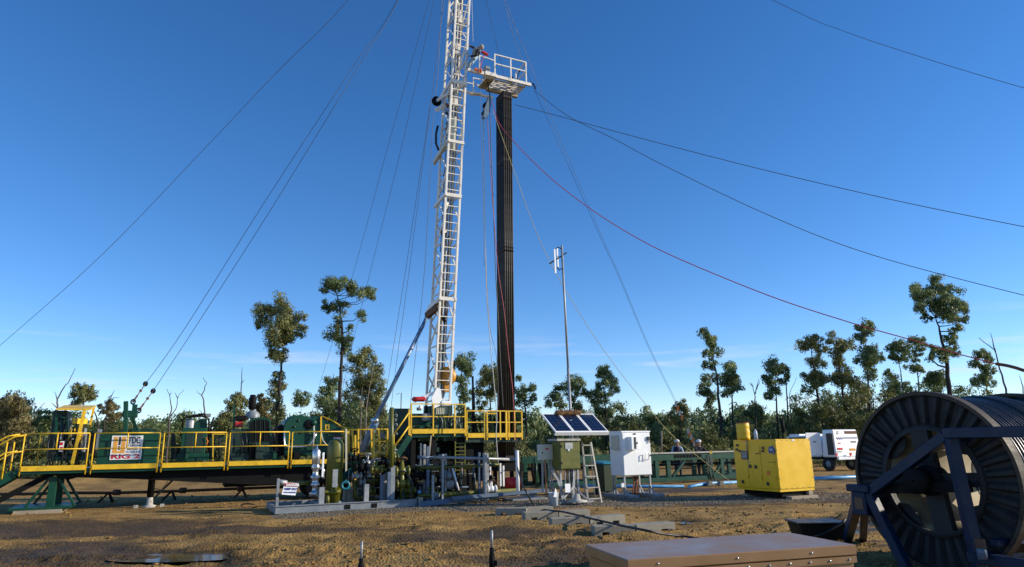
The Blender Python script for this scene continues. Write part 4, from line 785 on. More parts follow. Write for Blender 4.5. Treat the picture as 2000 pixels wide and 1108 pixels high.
for args in ((542,935,1000,.07,'grey'), (628,952,1000,.14,'galv'), (631,884,932,.05,'white'), (716,946,992,.13,'galv'), (746,928,990,.09,'bgrey',BS+.25), (753,926,990,.1,'galv',BS+.4), (760,922,990,.1,'bgrey'), (767,910,990,.13,'grey'),
   (836,872,990,.09,'bgrey',BS+.5), (846,928,978,.07,'galv'), (822,866,965,.05,'galv',BS+.9), (829,868,985,.07,'galv',BS+.7), (865,888,982,.06,'galv',BS+.3), (871,886,978,.06,'galv',BS+.6), (937,884,980,.07,'bgrey',BS+.4), (948,885,982,.1,'galv'), (953,885,978,.06,'galv',BS+.3), (839,903,975,.16,'dgreen',BS+.8), (958,905,960,.05,'white',BS+.9), (978,905,950,.05,'white',BS+.5), (984,910,950,.05,'white',BS+.6)): post(*args)
q = MB(); q.box(X(652,BS+.05)-.04, X(652,BS+.05)+.1, BS+.03, BS+.07, Z(952,BS,652), Z(917,BS,652)); s_ = q.build('slotted_plate', 'galv', sk)
def pp(name, pts, r, m='olive', b=BS+.5, n=10):
    q = MB(); q.ptube(pts, b, r, n); return q.build(name, m, sk)
def pipe(pts, r, m='olive', b=BS+.5): return pp('pipe', pts, r, m, b)
pipe([(548,946),(606,943)], .06); pipe([(542,941),(560,944)], .075, 'galv'); pipe([(612,962),(665,960)], .05); pipe([(604,968),(632,967)], .03, 'galv', BS+.4)
pipe([(650,950),(664,938),(688,918)], .09, 'green', BS+1.0); pipe([(690,918),(692,895),(688,890),(680,888)], .07, 'green', BS+1.0); pipe([(636,919),(662,919)], .05, 'green', BS+1.0)
pipe([(765,796),(765,912)], .058, 'olive', BS+.1); pipe([(802,915),(975,908)], .05); pipe([(790,970),(1010,958)], .07); pipe([(730,918),(800,916)], .05); pipe([(640,968),(640,985)], .05)
pipe([(846,893),(1010,898)], .045, 'galv', BS+.2); pipe([(1010,880),(1012,968)], .055, 'white', BS+.1); pipe([(816,893),(846,895)], .05, 'bgrey', BS+.3)
pipe([(832,910),(832,968)], .06, 'olive', BS+.8); pipe([(700,940),(760,938)], .05, 'olive', BS+.9); pipe([(976,908),(976,945)], .035, 'wood', BS+.6)
pipe([(694,938),(694,972),(708,976)], .06, 'olive', BS+.8); pipe([(785,905),(785,985)], .07, 'olive', BS+.3); pipe([(785,925),(812,940),(812,975)], .05, 'dark', BS+.4); pipe([(885,910),(884,962)], .06, 'dark', BS+.9); pipe([(770,868),(770,905)], .05, 'olive', BS+.5)
pipe([(884,915),(896,958)], .025, 'white', BS+.3); pipe([(880,915),(900,963)], .02, 'rust', BS+.35)
def valve(px, py, s=.12, m='olive', b=BS+.35, wheel=True):
    c = A(px, py, b); v = MB(); v.ball(c, s, 10, 7); v.lathe(c+Vector((-s*1.5,0,0)), (1,0,0), [(0,.01),(0,s*1.1),(s*.35,s*1.1),(s*.35,s*.6),(s*2.6,s*.6),(s*2.6,s*1.1),(s*3,s*1.1),(s*3,.01)], 12); v.tube([c, c+Vector((0,0,s*2.4))], s*.3, 8); o = v.build('valve', m, sk)
    if wheel: w = MB(); w.torus(c+Vector((0,0,s*2.3)), (0,.5,1), s*1.0, s*.16, 16, 6); w.bar(c+Vector((-s,0,s*2.3)), c+Vector((s,0,s*2.3)), s*.2); w.build('hand_wheel', random.choice(['dark','dgreen','galv','rust']), o)
for (x, y, s, m) in ((705,912,.12,'dark'),(718,905,.1,'galv'),(735,917,.11,'olive'),(785,920,.14,'olive'),(786,945,.13,'olive'),(784,965,.14,'dark'),(812,928,.1,'dark'),(770,893,.08,'olive'),(692,895,.1,'dark'),(697,930,.09,'galv'),(952,935,.09,'dark'),(877,930,.12,'grey'),(960,955,.1,'white'),(830,930,.11,'dark'),(855,965,.08,'olive'),(915,912,.07,'olive'),(800,958,.11,'olive'),(724,960,.09,'olive'),(745,905,.1,'dark'),(765,915,.09,'dark'),(655,960,.07,'olive')): valve(x, y, s, m, BS+random.uniform(.2,.8))
for k in range(85):
    a0_, b0_ = random.uniform(X(690), X(960)), BS+random.uniform(.5, 1.9); z = random.uniform(.15, .95); q = MB(); p = Vector((a0_, b0_, z)); pts = [p]
    for j in range(random.randint(1, 3)):
        ax_ = random.choice([(1,0,0),(0,1,0),(0,0,1),(0,0,-1),(1,0,0)]); p = p+Vector(ax_)*random.uniform(.2,.8); p.z = min(1.15, max(.1, p.z)); pts.append(p)
    q.tube(pts, random.uniform(.012,.042), 7); q.build('small_pipe', random.choice(['olive','dark','galv','dark','dgreen','dark','grey','bgrey','rust']), sk)
for k in range(24):
    x, y = random.uniform(692, 900), random.uniform(915, 968); b = BS+random.uniform(.5,1.4); q = MB(); c = A(x,y,b); q.lathe(c, random.choice([(0,-1,0),(1,0,0),(0,0,1)]), [(-.03,.01),(-.03,.09),(.03,.09),(.03,.05),(.1,.05),(.1,.09),(.14,.09),(.14,.01)], 12); q.build('flange', random.choice(['olive','grey','dark','dark','galv']), sk)
for (x,y,r) in ((877,945,.16),(868,925,.1)):
    q = MB(); q.lathe(A(x,y,BS+.7), (0,-1,0), [(-.1,.02),(-.1,r),(.1,r),(.12,r*.6),(.14,0)], 16); q.build('pump_housing', 'galv', sk)
q = MB(); q.torus(A(675,948,BS+.3), (0.2,1,0), .1, .03, 18, 8); q.build('lifting_eye', 'tank', sk)
q = MB(); q.pprism([(660,987),(661,981),(664,978),(668,981),(669,987)], BS+.1, BS+.13); q.pprism([(738,984),(739,979),(742,979),(744,984)], BS+.1, BS+.13); q.build('lifting_lug', 'galv', sk)
q = MB(); c = A(651.5,970,BS+.9); zt0 = A(651,857,BS+.9).z; q.lathe((c.x,c.y,.06), (0,0,1), [(0,.01),(0,.235),(zt0-.32,.235),(zt0-.2,.22),(zt0-.12,.17),(zt0-.07,.08),(zt0-.06,0)], 28); tk = q.build('separator_tank', 'olive', sk)
for k in range(3): q = MB(); t = 2*pi*k/3; q.box(c.x+.2*cos(t)-.04, c.x+.2*cos(t)+.04, c.y+.2*sin(t)-.04, c.y+.2*sin(t)+.04, 0, .2); q.build('tank_foot', 'olive', tk)
c = A(614,968,BS+.35); zz = lambda py: A(614,py,BS+.35).z
q = MB(); q.lathe((c.x,c.y,0), (0,0,1), [(zz(968),.1),(zz(966),.14),(zz(962),.14),(zz(960),.07),(zz(950),.07),(zz(948),.12),(zz(945),.12),(zz(943),.08),(zz(936),.09),(zz(934),.13),(zz(930),.13),(zz(928),.08),(zz(918),.085),(zz(916),.115),(zz(910),.115),(zz(908),.09),(zz(906),.115),(zz(882),.115),(zz(879),.09),(zz(876),.03),(zz(870),.025),(zz(869),0)], 22); rv = q.build('relief_valve', 'silver', sk)
q = MB(); q.ptube([(622,912),(632,918),(632,935)], BS+.3, .03); q.build('bypass_pipe', 'silver', rv)
q = MB(); q.prism([A(556,943,BS+.15),A(583,944,BS+.15),A(577,968,BS+.05),A(550,966,BS+.05)], (0,.012,0)); sg = q.build('danger_sign', 'signw', sk)
q = MB(); q.prism([A(556.6,943.7,BS+.14),A(582,944.6,BS+.14),A(580.4,951,BS+.11),A(555,950,BS+.11)], (0,.004,0)); q.build('band', 'signr', sg)
rt = Matrix.Rotation(.05, 4, 'Y') @ Matrix.Rotation(pi/2-.15, 4, 'X')
text('DANGER', .085, A(558.5,949.5,BS+.1), 'signw', sg, rot=rt, off=.004); text('KEEP OUT', .075, A(556,957,BS+.08), 'signb', sg, rot=rt, off=.004); text('HIGH PRESSURE', .045, A(554,963,BS+.06), 'signb', sg, rot=rt, off=.002)
q = MB(); q.ptube([(795,925),(806,945),(800,975),(815,985),(820,975)], BS+.1, .03); q.ptube([(786,960),(790,985),(800,988)], BS+.1, .03); q.build('hose', 'black', sk)
q = MB(); q.pbox(777,960,790,986,BS-.1,BS+.15) if False else q.pbox(817,972,826,992,BS+.0,BS+.3); q.build('timber_block', 'wood', sk)
q = MB(); q.pbox(816,958,823,968,BS+.5,BS+.6); q.build('junction_box', 'poly', sk, bev=.01)
q = MB(); q.pbox(678,955,700,985,BS+.9,BS+1.5); q.build('concrete_block', 'conc', sk, bev=.01)
for (x,y0,y1,b) in ((694,850,960,BS+1.6),(730,845,985,BS+1.5),(676,838,945,BS+1.8)):
    q = MB(); q.pbar((x,y0),(x,y1),b,.05); q.build('marker_pole', random.choice(['olive','yellow','offw']), sk)
q = MB(); q.lathe(A(990,945,BS+1.0), (1,.1,0), [(0,.02),(0,.2),(.45,.2),(.5,.12),(.5,.0)], 18); q.build('red_drum', 'red', sk)
# ------------------------------------------------------------------ solar station, cabinets, ladder, bin
BP = 17.3
sp = thing('solar_panel_array', 'three blue solar panels in a white frame tilted toward the road', 'solar panel', (10.3, BP, 0))
c00, c10, c01, c11 = A(1083,850,BP), A(1187,842,BP), A(1058,815,BP+.85), A(1158,807,BP+.85)
zf = (c00.z+c10.z)/2; zb = (c01.z+c11.z)/2; xa = (c00.x+c01.x)/2; xb = (c10.x+c11.x)/2; sl_ = Vector((0, .85, zb-zf)); nrm = Vector((0, -(zb-zf), .85)).normalized()
def sq(u0, u1, v0, v1, n0, n1):
    o = Vector((xa, BP, zf)); f = lambda u, v, n: o+Vector((u, 0, 0))+sl_*v+nrm*n
    return [f(u0,v0,n0), f(u1,v0,n0), f(u1,v1,n0), f(u0,v1,n0), f(u0,v0,n1), f(u1,v0,n1), f(u1,v1,n1), f(u0,v1,n1)]
wid = xb-xa; Lp = sl_.length
for k in range(3):
    u0, u1 = k*wid/3+.012, (k+1)*wid/3-.012
    fr = MB()
    for (a_, b_, c_, d_) in ((u0,u1,0,.035),(u0,u1,.965,1),(u0,u0+.03,.035,.965),(u1-.03,u1,.035,.965)): fr.hexa(sq(a_,b_,c_,d_,0,.05))
    fo = fr.build('panel_frame', 'white', sp)
    ce = MB(); ce.hexa(sq(u0+.03,u1-.03,.035,.965,.005,.04)); co = ce.build('solar_cells', 'solar', fo); uv = co.data.uv_layers.new()
    for lp in co.data.loops: v = co.data.vertices[lp.vertex_index].co+ORG[co]-Vector((xa,BP,zf)); uv.data[lp.index].uv = (v.x-u0-.03, v.dot(sl_.normalized())-.04)
q = MB(); q.hexa(sq(-.01, wid+.01, -.03, .0, -.06, .05)); q.hexa(sq(.1,wid-.1,.2,.24,-.06,-.002)); q.hexa(sq(.1,wid-.1,.75,.79,-.06,-.002)); q.build('support_rail', 'white', sp)
fz_ = A(1090,860,BP+.3).z
q = MB(); q.bar((X(1118,BP+.55),BP+.55,0),(X(1118,BP+.55),BP+.55,zf+.4),.08); q.bar((X(1085,BP+.5),BP+.5,zf-.02),(X(1150,BP+.5),BP+.5,zf-.02),.06)
for dx in (-.5,.5): q.bar((X(1118,BP+.55),BP+.55,.5),(X(1118,BP+.55)+dx,BP+.45,.02),.05)
q.bar((X(1118,BP+.55)-.6,BP+.4,.03),(X(1118,BP+.55)+.6,BP+.4,.03),.1,.05); q.build('stand', 'galv', sp)
q = MB()
for k in range(9): p = sq(wid-.28+.03*k, wid-.27+.03*k, .99,1,.0,.13); q.hexa(p)
q.build('bird_spike', 'white', sp)
q = MB(); p0, p1 = A(1084,808,BP+.82), A(1134,806,BP+.82); n_ = 14; pts = [p0.lerp(p1,i/n_)+Vector((0,0,random.uniform(-.02,.02))) for i in range(n_+1)]; q.tube(pts, [.05]+[random.uniform(.07,.10) for _ in range(n_-1)]+[.05], 10)
cr_ = on_site(q.build('coir_roll', 'coir', None, p0)); tag(cr_, 'brown shaggy fibre roll lying along the top of the solar panels', 'fibre roll')
fz3 = MB()
for _ in range(260):
    t = random.random(); c = p0.lerp(p1, t); u = random.random()*2*pi; d = Vector((random.uniform(-.5,.5), cos(u), sin(u))); s0 = c+d*.06; fz3.bar(s0, c+d*random.uniform(.11,.16), .006)
fz3.build('fibre_tuft', 'coir', cr_)
tw = thing('wind_turbine', 'small white vertical blade wind turbine on a tall thin pole', 'wind turbine', A(1123,975,BP+1.0)); bt = BP+1.0
pb, pt = A(1123,975,bt), A(1097,480,bt); pb.z = 0
q = MB(); q.tube([pb, pb.lerp(pt,.5)], .045, 10); q.tube([pb.lerp(pt,.5), pt], .036, 10); q.build('pole', 'galv', tw)
for (px, y0, y1, db) in ((1083,487,534,-.3),(1088,484,522,.35),(1097,487,523,.05)):
    q = MB(); p, r = A(px,y0,bt+db), A(px+2,y1,bt+db); q.bar(p, r, .05, .03); q.build('blade', 'white', tw)
q = MB(); q.bar(A(1074,515,bt-.35), A(1106,494,bt+.3), .05, .03); q.tube([A(1086,486,bt),A(1090,483,bt),A(1096,486,bt)],.018,6); q.tube([A(1088,522,bt),A(1092,528,bt),A(1098,524,bt)],.018,6); q.build('rotor_arm', 'dark', tw)
oc_ = thing('control_cabinet', 'olive green electrical cabinet with grey cap under the solar panels', 'electrical cabinet', (10.2, BP, 0)); bc = BP+.1
q = MB(); q.pbox(1093,862,1133,917,bc,bc+.45); cb = q.build('casing', 'olive', oc_, bev=.012)
q = MB(); q.pbox(1095,864,1131.5,915.5,bc-.02,bc-.003); dr = q.build('door', 'olive', oc_, bev=.006)
q = MB(); q.pbox(1104,865,1119,877,bc-.035,bc-.022); q.build('nameplate', 'galv', dr)
for y in (872,905): q = MB(); q.pbox(1094.5,y-2,1098,y+2,bc-.045,bc-.022); q.build('latch', 'dark', dr)
q = MB(); q.pbox(1109,877,1113,881,bc-.04,bc-.022); q.build('latch', 'silver', dr)
q = MB(); q.pbox(1088,857,1134,861.5,bc-.06,bc+.5); q.pbox(1127,850,1131,861,bc+.1,bc+.2); q.build('cap', 'plate', oc_, bev=.006)
for i in range(8):
    x = 1104+2.7*i; q = MB(); q.ptube([(x,917),(x+random.uniform(-1,1),935),(x+random.uniform(-2,2),950),(1112+random.uniform(-8,8),966)], bc+.1+.03*(i%3), .016, 6); q.build('cable', random.choice(['black','black','grey','signw']), oc_)
for (x0,x1,y0,y1) in ((1094,1098,918,982),(1128,1130,918,978),(1089,1105,940,983),(1076,1094,918,945)):
    q = MB(); q.pbar((x0,y0),(x1,y1),bc+.15,.055); q.build('leg', 'galv', oc_)
q = MB(); q.pbox(1104,945,1114,962,bc+.02,bc+.05); q.build('terminal_guard', 'white', oc_)
q = MB(); q.lathe(A(1127,980,bc-.1), (0,0,1), [(0,.3),(.03,.3),(.06,.12),(.2,.08),(.22,0)], 18); q.build('base_plate', 'plate', oc_)
jb = thing('junction_cabinet', 'small cream switch box with a red label on grey posts', 'switch box', (9.4, BP, 0)); bj = BP+.5
q = MB(); q.pbox(1057.5,868,1081,899,bj,bj+.28); q.build('casing', 'offw', jb, bev=.008)
q = MB(); q.pbox(1059,869.5,1079.5,897.5,bj-.015,bj-.002); dr = q.build('door', 'offw', jb, bev=.004)
q = MB(); q.pbox(1065,875.5,1072,878.5,bj-.02,bj-.016); q.build('label_plate', 'signr', dr); q = MB(); q.pbox(1058.6,883,1060.5,886,bj-.03,bj-.014); q.build('latch', 'dark', dr)
for x in (1059,1073,1078): q = MB(); q.pbar((x,899),(x+(2 if x>1060 else 1),962),bj+.12,.045); q.build('leg', 'galv', jb)
q = MB(); q.ptube([(1065,899),(1066,930),(1067,962)],bj+.1,.025); q.build('conduit', mat('salmon_conduit',(.5,.2,.12),.6), jb)
q = MB(); q.ptube([(1074,912),(1084,918),(1090,930),(1092,940)],bj-.05,.03); q.build('conduit', 'galv', jb)
q = MB(); c = A(1081,972,BP+.05); q.lathe((c.x,c.y,.0), (0,0,1), [(.0,.0),(.0,.12),(.36,.15),(.37,.16),(.37,.14),(.1,.115)], 20); bk = on_site(q.build('bucket', 'bluew', None, (c.x,c.y,0))); tag(bk, 'pale blue white plastic tub on the ground below the cream switch box', 'bucket')
q = MB(); q.prism([A(1081,971,BP-.13),A(1088,971,BP-.13),A(1088,960,BP-.13),A(1085,953,BP-.13)],(0,.01,0)); q.build('label_patch','white',bk)
ld = thing('step_ladder', 'aluminium step ladder standing open beside the olive cabinet', 'ladder', A(1156,984,BP)); bl = BP+.0
al = 'galv'
L0, L1, R0, R1 = (1149,984), (1137,864), (1175,982), (1154,864)
q = MB(); q.pbar(L0,L1,bl,.05,.03,bl+.35); q.pbar(R0,R1,bl,.05,.03,bl+.35); q.build('rail', 'plate', ld)
for k, t in enumerate((.07,.25,.43,.61,.78,.95)):
    p = A(*L0,bl).lerp(A(*L1,bl+.35),t); r = A(*R0,bl).lerp(A(*R1,bl+.35),t); q = MB(); q.bar(p, r, .08, .03); q.build('step', 'plate', ld)
q = MB(); q.bar(A(1142,978,bl+.9),A(1138,866,bl+.4),.03); q.bar(A(1162,974,bl+.9),A(1152,866,bl+.4),.03); q.bar(A(1142,930,bl+.75),A(1157,930,bl+.75),.03); q.build('rear_leg', 'galv', ld)
bn = thing('wheelie_bin', 'dark green wheeled rubbish bin between the ladder and the white cabinet', 'rubbish bin', A(1192,966,20.0)); bb = 20.0
c = A(1193,966,bb); q = MB(); q.hexa([(c.x-.25,bb,.08),(c.x+.25,bb,.08),(c.x+.25,bb+.5,.08),(c.x-.25,bb+.5,.08),(c.x-.3,bb-.06,1.0),(c.x+.3,bb-.06,1.0),(c.x+.3,bb+.58,1.0),(c.x-.3,bb+.58,1.0)]); q.build('body', 'binm', bn, bev=.03)
q = MB(); q.hexa([(c.x-.32,bb-.1,1.0),(c.x+.32,bb-.1,1.0),(c.x+.32,bb+.62,1.0),(c.x-.32,bb+.62,1.0),(c.x-.28,bb-.06,1.05),(c.x+.28,bb-.06,1.05),(c.x+.28,bb+.6,1.1),(c.x-.28,bb+.6,1.1)]); q.build('lid', 'tank', bn, bev=.015, label='dusty teal lid')
for s in (-1,1): q = MB(); q.lathe((c.x+s*.24,bb+.55,.1),(1,0,0),[(-.03,.02),(-.03,.1),(.03,.1),(.03,.02)],14); q.build('wheel', 'tyre', bn)
BW = 18.5
wc = thing('white_cabinet', 'large white switchgear cabinet on grey legs, side box and door handle showing', 'electrical cabinet', (13.3, BW, 0))
w0, w1 = A(1216,890,BW).x, A(1271.5,890,BW).x; wz0, wz1 = A(1245,929,BW).z, A(1243,843,BW).z; wd = .72
q = MB(); q.box(w0, w1, BW, BW+wd, wz0, wz1-.03); q.build('casing', 'white', wc, bev=.012)
q = MB(); q.box(w0-.015, w1+.015, BW-.02, BW+wd+.02, wz1-.028, wz1+.02); q.build('roof', 'white', wc, bev=.006)
q = MB(); q.box(w0+.02, w1-.02, BW-.022, BW-.003, wz0+.02, wz1-.05); dr = q.build('door', 'white', wc, bev=.006)
b_ = BW-.022
q = MB(); q.pbox(1233.5,853,1247,879,b_-.22,b_-.002); mbx = q.build('meter_box', 'white', dr, bev=.008); 
q = MB(); q.pbox(1238.5,854,1242.5,877,b_-.225,b_-.222); q.build('meter_window', 'glass', mbx); q = MB(); q.pbox(1243,864,1246,867,b_-.235,b_-.222); q.build('meter_window', 'signk', mbx)
q = MB(); q.pbox(1236,846.5,1242,849.5,b_-.006,b_-.001); q.build('nameplate', 'signk', dr)
q = MB(); q.tube([A(1260,897,b_),A(1260,897,b_-.09),A(1260,886,b_-.09),A(1267,884,b_-.09),A(1267,897,b_-.09),A(1267,897,b_)], .014, 7); q.build('handle', 'white', dr)
q = MB(); q.pbox(1265,853,1269.5,860,b_-.05,b_-.002); q.pbar((1267,860),(1266,866),b_-.03,.012); q.pbar((1268.5,860),(1269,865),b_-.03,.012); q.build('padlock', 'signk', dr); q = MB(); q.pbox(1270,888,1272,891,b_-.03,b_-.002); q.build('padlock', 'signk', dr)
q = MB(); q.box(w0-.1, w0-.002, BW+.15, BW+.5, wz1-.58, wz1-.12); q.build('side_box', 'offw', wc, bev=.01)
for (x, b) in ((w0+.05,BW+.05),(w1-.07,BW+.05),(w0+.05,BW+wd-.08),(w1-.07,BW+wd-.08)):
    q = MB(); q.box(x-.03, x+.03, b-.03, b+.03, .08, wz0); q.bar((x,b,.35),(x,b-.2,.09),.035); q.bar((x,b,.35),(x,b+.2,.09),.035); q.build('leg', 'galv', wc)
q = MB(); q.box(w0-.15, w0+.25, BW-.45, BW+wd+.3, .0, .1); q.box(w1-.3, w1+.12, BW-.45, BW+wd+.3, .0, .1); q.build('plinth_beam', 'grey', wc, bev=.01)
for k, m in enumerate(('orange','black','orange','rust')): q = MB(); x = 1237+3*k; q.ptube([(x,930),(x+1,945),(x-1,958),(x+1,972)], BW+.35, .022, 6); q.build('cable', m if m != 'orange' else mat('orange_brown_cable',(.4,.12,.04),.6), wc)
q = MB(); q.pbox(1214,944,1219,952,BW-.02,BW+.03); q.build('tag_plate', 'white', wc)
tag(on_site(MB().bar(A(1272,968,BW+.6), A(1402,962,BW+.6), .12, .09).build('timber_plank', 'plate', None, (14,BW+.6,0))), 'long pale timber plank lying on the gravel right of the white cabinet', 'plank')
# ------------------------------------------------------------------ generator
BG = 15.05
gx0, gx1 = A(1519,910,BG).x, A(1587,905,BG).x; gd = 1.75; gz0, gz1 = A(1520,957,BG).z, A(1516,858,BG).z
gn = thing('generator', 'bright yellow box generator on timber blocks, fuel drum and bottle on top', 'generator', ((gx0+gx1)/2, BG+gd/2, 0))
q = MB(); q.box(gx0, gx1, BG, BG+gd, gz0, gz1); q.build('canopy', 'genyel', gn, bev=.014)
q = MB(); q.box(gx0+.02,gx1-.02,BG+.02,BG+gd-.02,gz0-.07,gz0-.002); q.build('base_tray', 'genyel', gn)
q = MB(); q.box(gx0+.2, gx1-.2, BG+.12, BG+gd-.1, .08, gz0-.072); q.build('skid', 'dark', gn)
q = MB(); q.box(gx0+.3, gx1-.05, BG-.12, BG+.1, 0, .09); q.box(gx0+.1,gx1-.05,BG+gd-.3,BG+gd-.1,0,.09); q.box(gx1-.28,gx1-.1,BG+.02,BG+.2,.092,gz0-.075); q.build('timber_block', 'wood', gn, bev=.008)
xs = gx0-.012
for (b0,b1) in ((.08,.6),(.64,1.14),(1.18,1.68)):
    q = MB(); q.box(xs, gx0-.002, BG+b0, BG+b1, gz0+.06, gz1-.2); q.build('side_door', 'genyel', gn, bev=.004)
def sface(px, py):        # a point on the left side face
    d = ray(px, py); a_d = d.x*CT+d.y*ST; t = gx0/a_d; return site((d.x*t, d.y*t, CH+d.z*t))
def splate(px, py, w, h, m, name, t=.02):
    c = sface(px, py); q = MB(); q.box(xs-t, xs-.001, c.y-w/2, c.y+w/2, c.z-h/2, c.z+h/2); return q.build(name, m, gn, bev=.004)
vw = splate(1455.5,889,.3,.27,'signk','control_window'); c = sface(1455.5,889); q = MB(); q.box(xs-.028,xs-.0202,c.y-.11,c.y+.11,c.z-.1,c.z+.1); q.build('control_screen','grey',vw)
for (x,y) in ((1466,911),(1477,912),(1491,881),(1440,878),(1445,881),(1452,941),(1501,945),(1441,870),(1491,875)): splate(x,y,.09,.1 if y>900 else .07,'signk','latch',.03)
splate(1502,924,.13,.12,'orange','latch',.012); splate(1481,886,.22,.03,'signk','lettering',.003); splate(1508,903,.3,.015,'signk','lettering',.003); splate(1463,903,.09,.04,'grey','label_plate',.004)
c = sface(1508,880); q = MB(); poly = [(-.14,.02),(-.1,.1),(-.03,.13),(.0,.1),(.05,.16),(.08,.08),(.14,.0),(.1,-.1),(.04,-.13),(-.02,-.07),(-.11,-.09)]; q.prism([(xs-.006,c.y-u,c.z+v) for u,v in poly],(.004,0,0)); q.build('emblem','signb',gn)
c = sface(1506,878); q = MB(); q.box(xs-.009,xs-.0062,c.y-.07,c.y+.05,c.z-.03,c.z+.02); q.build('emblem','bluew',gn)
for b0 in (.09,.65,1.19):
    for zf_ in (.2,.7): c_ = gz0+(gz1-gz0)*zf_; q = MB(); q.lathe((xs-.012, BG+b0, c_), (0,0,1), [(0,.0),(0,.012),(.1,.012),(.1,0)], 8); q.build('hinge','genyel',gn)
for (fx,fz) in [(i/6,0) for i in range(7)]+[(i/6,1) for i in range(7)]+[(0,.2),(0,.4),(0,.6),(0,.8),(1,.2),(1,.4),(1,.6),(1,.8)]:
    q = MB(); x = gx0+.035+(gx1-gx0-.07)*fx; z = gz0+.035+(gz1-gz0-.07)*fz; q.lathe((x,BG-.001,z),(0,-1,0),[(0,.014),(.008,.014),(.01,0)],8); q.build('bolt','plate',gn)
q = MB(); q.box(gx0+(gx1-gx0)*.46,gx0+(gx1-gx0)*.54,BG-.01,BG-.001,gz1-.06,gz1-.01); q.build('label_plate','signw',gn)
q = MB(); q.bar((xs-.03,sface(1460,862).y,gz1-.02),(xs-.03,sface(1460,862).y,gz1-.35),.03,.02); q.build('strap','plate',gn)
zq = gz1; c = A(1455,857,BG+1.2); cd = Vector((gx0+.3, sface(1453,870).y+.05, zq)); 
cd = A(1453,861,BG+1.25); q = MB(); q.lathe((cd.x,cd.y,zq), (0,0,1), [(0,.0),(0,.195),(.1,.2),(.13,.19),(.16,.2),(.3,.2),(.33,.19),(.36,.2),(.48,.2),(.5,.19)], 24); dm = on_site(q.build('drum', 'yellow', None, (cd.x,cd.y,zq))); tag(dm, 'small yellow ribbed drum with rusty top standing on the generator', 'drum')
q = MB(); q.lathe((cd.x,cd.y,zq+.5),(0,0,1),[(.0,.19),(.03,.205),(.04,.19),(.02,.0)],24); q.build('rim', mat('rust_red_lid',(.22,.05,.02),.7), dm)
cd = A(1477,861,BG+.7); q = MB(); q.lathe((cd.x,cd.y,zq),(0,0,1),[(0,0),(0,.055),(.18,.055),(.24,.045),(.27,.025),(.3,.025),(.31,0)],14); o = on_site(q.build('bottle', 'bluew', None, (cd.x,cd.y,zq))); tag(o, 'clear plastic water bottle standing on the generator beside the drum', 'bottle')
# ------------------------------------------------------------------ pipe rack (catwalk), blue pipe, rusty pipeline
BR = 23.6
rk = thing('pipe_rack', 'long low green steel pipe rack behind the cabinets and generator', 'pipe rack', (18.5, BR, 0))
r0, r1 = A(1045,915,BR).x, A(1475,900,BR).x
zr = A(1350,884,BR).z
q = MB(); q.box(r0, r1, BR, BR+.12, zr-.31, zr-.03); 
q.build('side_beam', 'green', rk, bev=.008)
q = MB(); q.box(r0, r1, BR+1.1, BR+1.22, zr-.31, zr-.03); q.build('side_beam', 'green', rk, bev=.008)
q = MB(); q.box(A(1240,890,BR).x, r1, BR-.05, BR+.1, zr-.026, zr+.03); q.build('edge_strip', 'plate', rk)
q = MB(); q.box(r0, r1, BR-.1, BR+.05, .08, .25); q.box(r0, r1, BR+1.2, BR+1.32, .08, .25); q.build('ground_beam', 'green', rk, bev=.008)
for px in (1052,1145,1172,1284,1307,1390,1412,1460):
    x = A(px,915,BR).x; q = MB(); q.box(x-.1,x+.1,BR+.0,BR+.13,.252,zr-.312); q.build('leg', 'green', rk, bev=.008); q = MB(); q.box(x-.1,x+.1,BR+1.1,BR+1.22,.252,zr-.312); q.build('leg', 'green', rk, bev=.008)
for px in (1315,1395,1060): q = MB(); x = A(px,915,BR).x; q.bar((x,BR+.06,.27),(x+.7,BR+.06,zr-.33),.1); q.build('brace', 'green', rk)
for i in range(9): q = MB(); x = A(1318+6*i,889,BR).x; q.box(x,x+.1,BR-.03,BR-.005,zr-.2,zr-.08); q.build('slot', 'dark', rk)
for i in range(5): q = MB(); q.tube([(A(1050,915,BR).x, BR+.3+.15*i, zr-.5),(r1-.5, BR+.3+.15*i, zr-.5)], .04, 8); q.build('stored_pipe', 'dark', rk)
q = MB(); q.pbox(1382,888,1392,905,BR-.02,BR+.5); q.pbar((1385,890),(1400,950),BR-.15,.05); q.pbar((1378,895),(1392,940),BR-.15,.04); q.build('winch', 'dgreen', rk)
q = MB(); q.pbox(1386,881,1391,886,BR-.05,BR+.1); q.build('yellow_block', 'yellow', rk)
for k in range(14):
    x = 1040+random.uniform(0,38); q = MB(); q.ptube([(x,905),(x+random.uniform(-4,4),920),(x+random.uniform(-5,5),945)], BR-.3+.2*random.random(), random.uniform(.03,.07), 6); q.build('coupling_hose', random.choice(['dark','dgreen','green','dark']), rk)
def gl(name, pts, r, m, label, cat, n=10, zoff=0):
    w = [gnd(x, y, r+zoff) for x, y in pts]; q = MB(); q.tube(w, r, n); return tag(q.build(name, m, None, w[0]), label, cat)
gl('poly_pipe', [(1056,949),(1200,950),(1336,951)], .065, 'poly', 'blue poly pipe lying along the ground behind the white cabinet', 'pipe')
gl('poly_pipe', [(1346,951),(1372,946),(1392,944),(1444,942)], .065, 'poly', 'short bent blue poly pipe ending behind the yellow generator', 'pipe')
gl('poly_pipe', [(1580,935),(1640,933),(1720,930)], .08, 'poly', 'blue poly pipe on the dirt between the utility vehicle and generator', 'pipe')
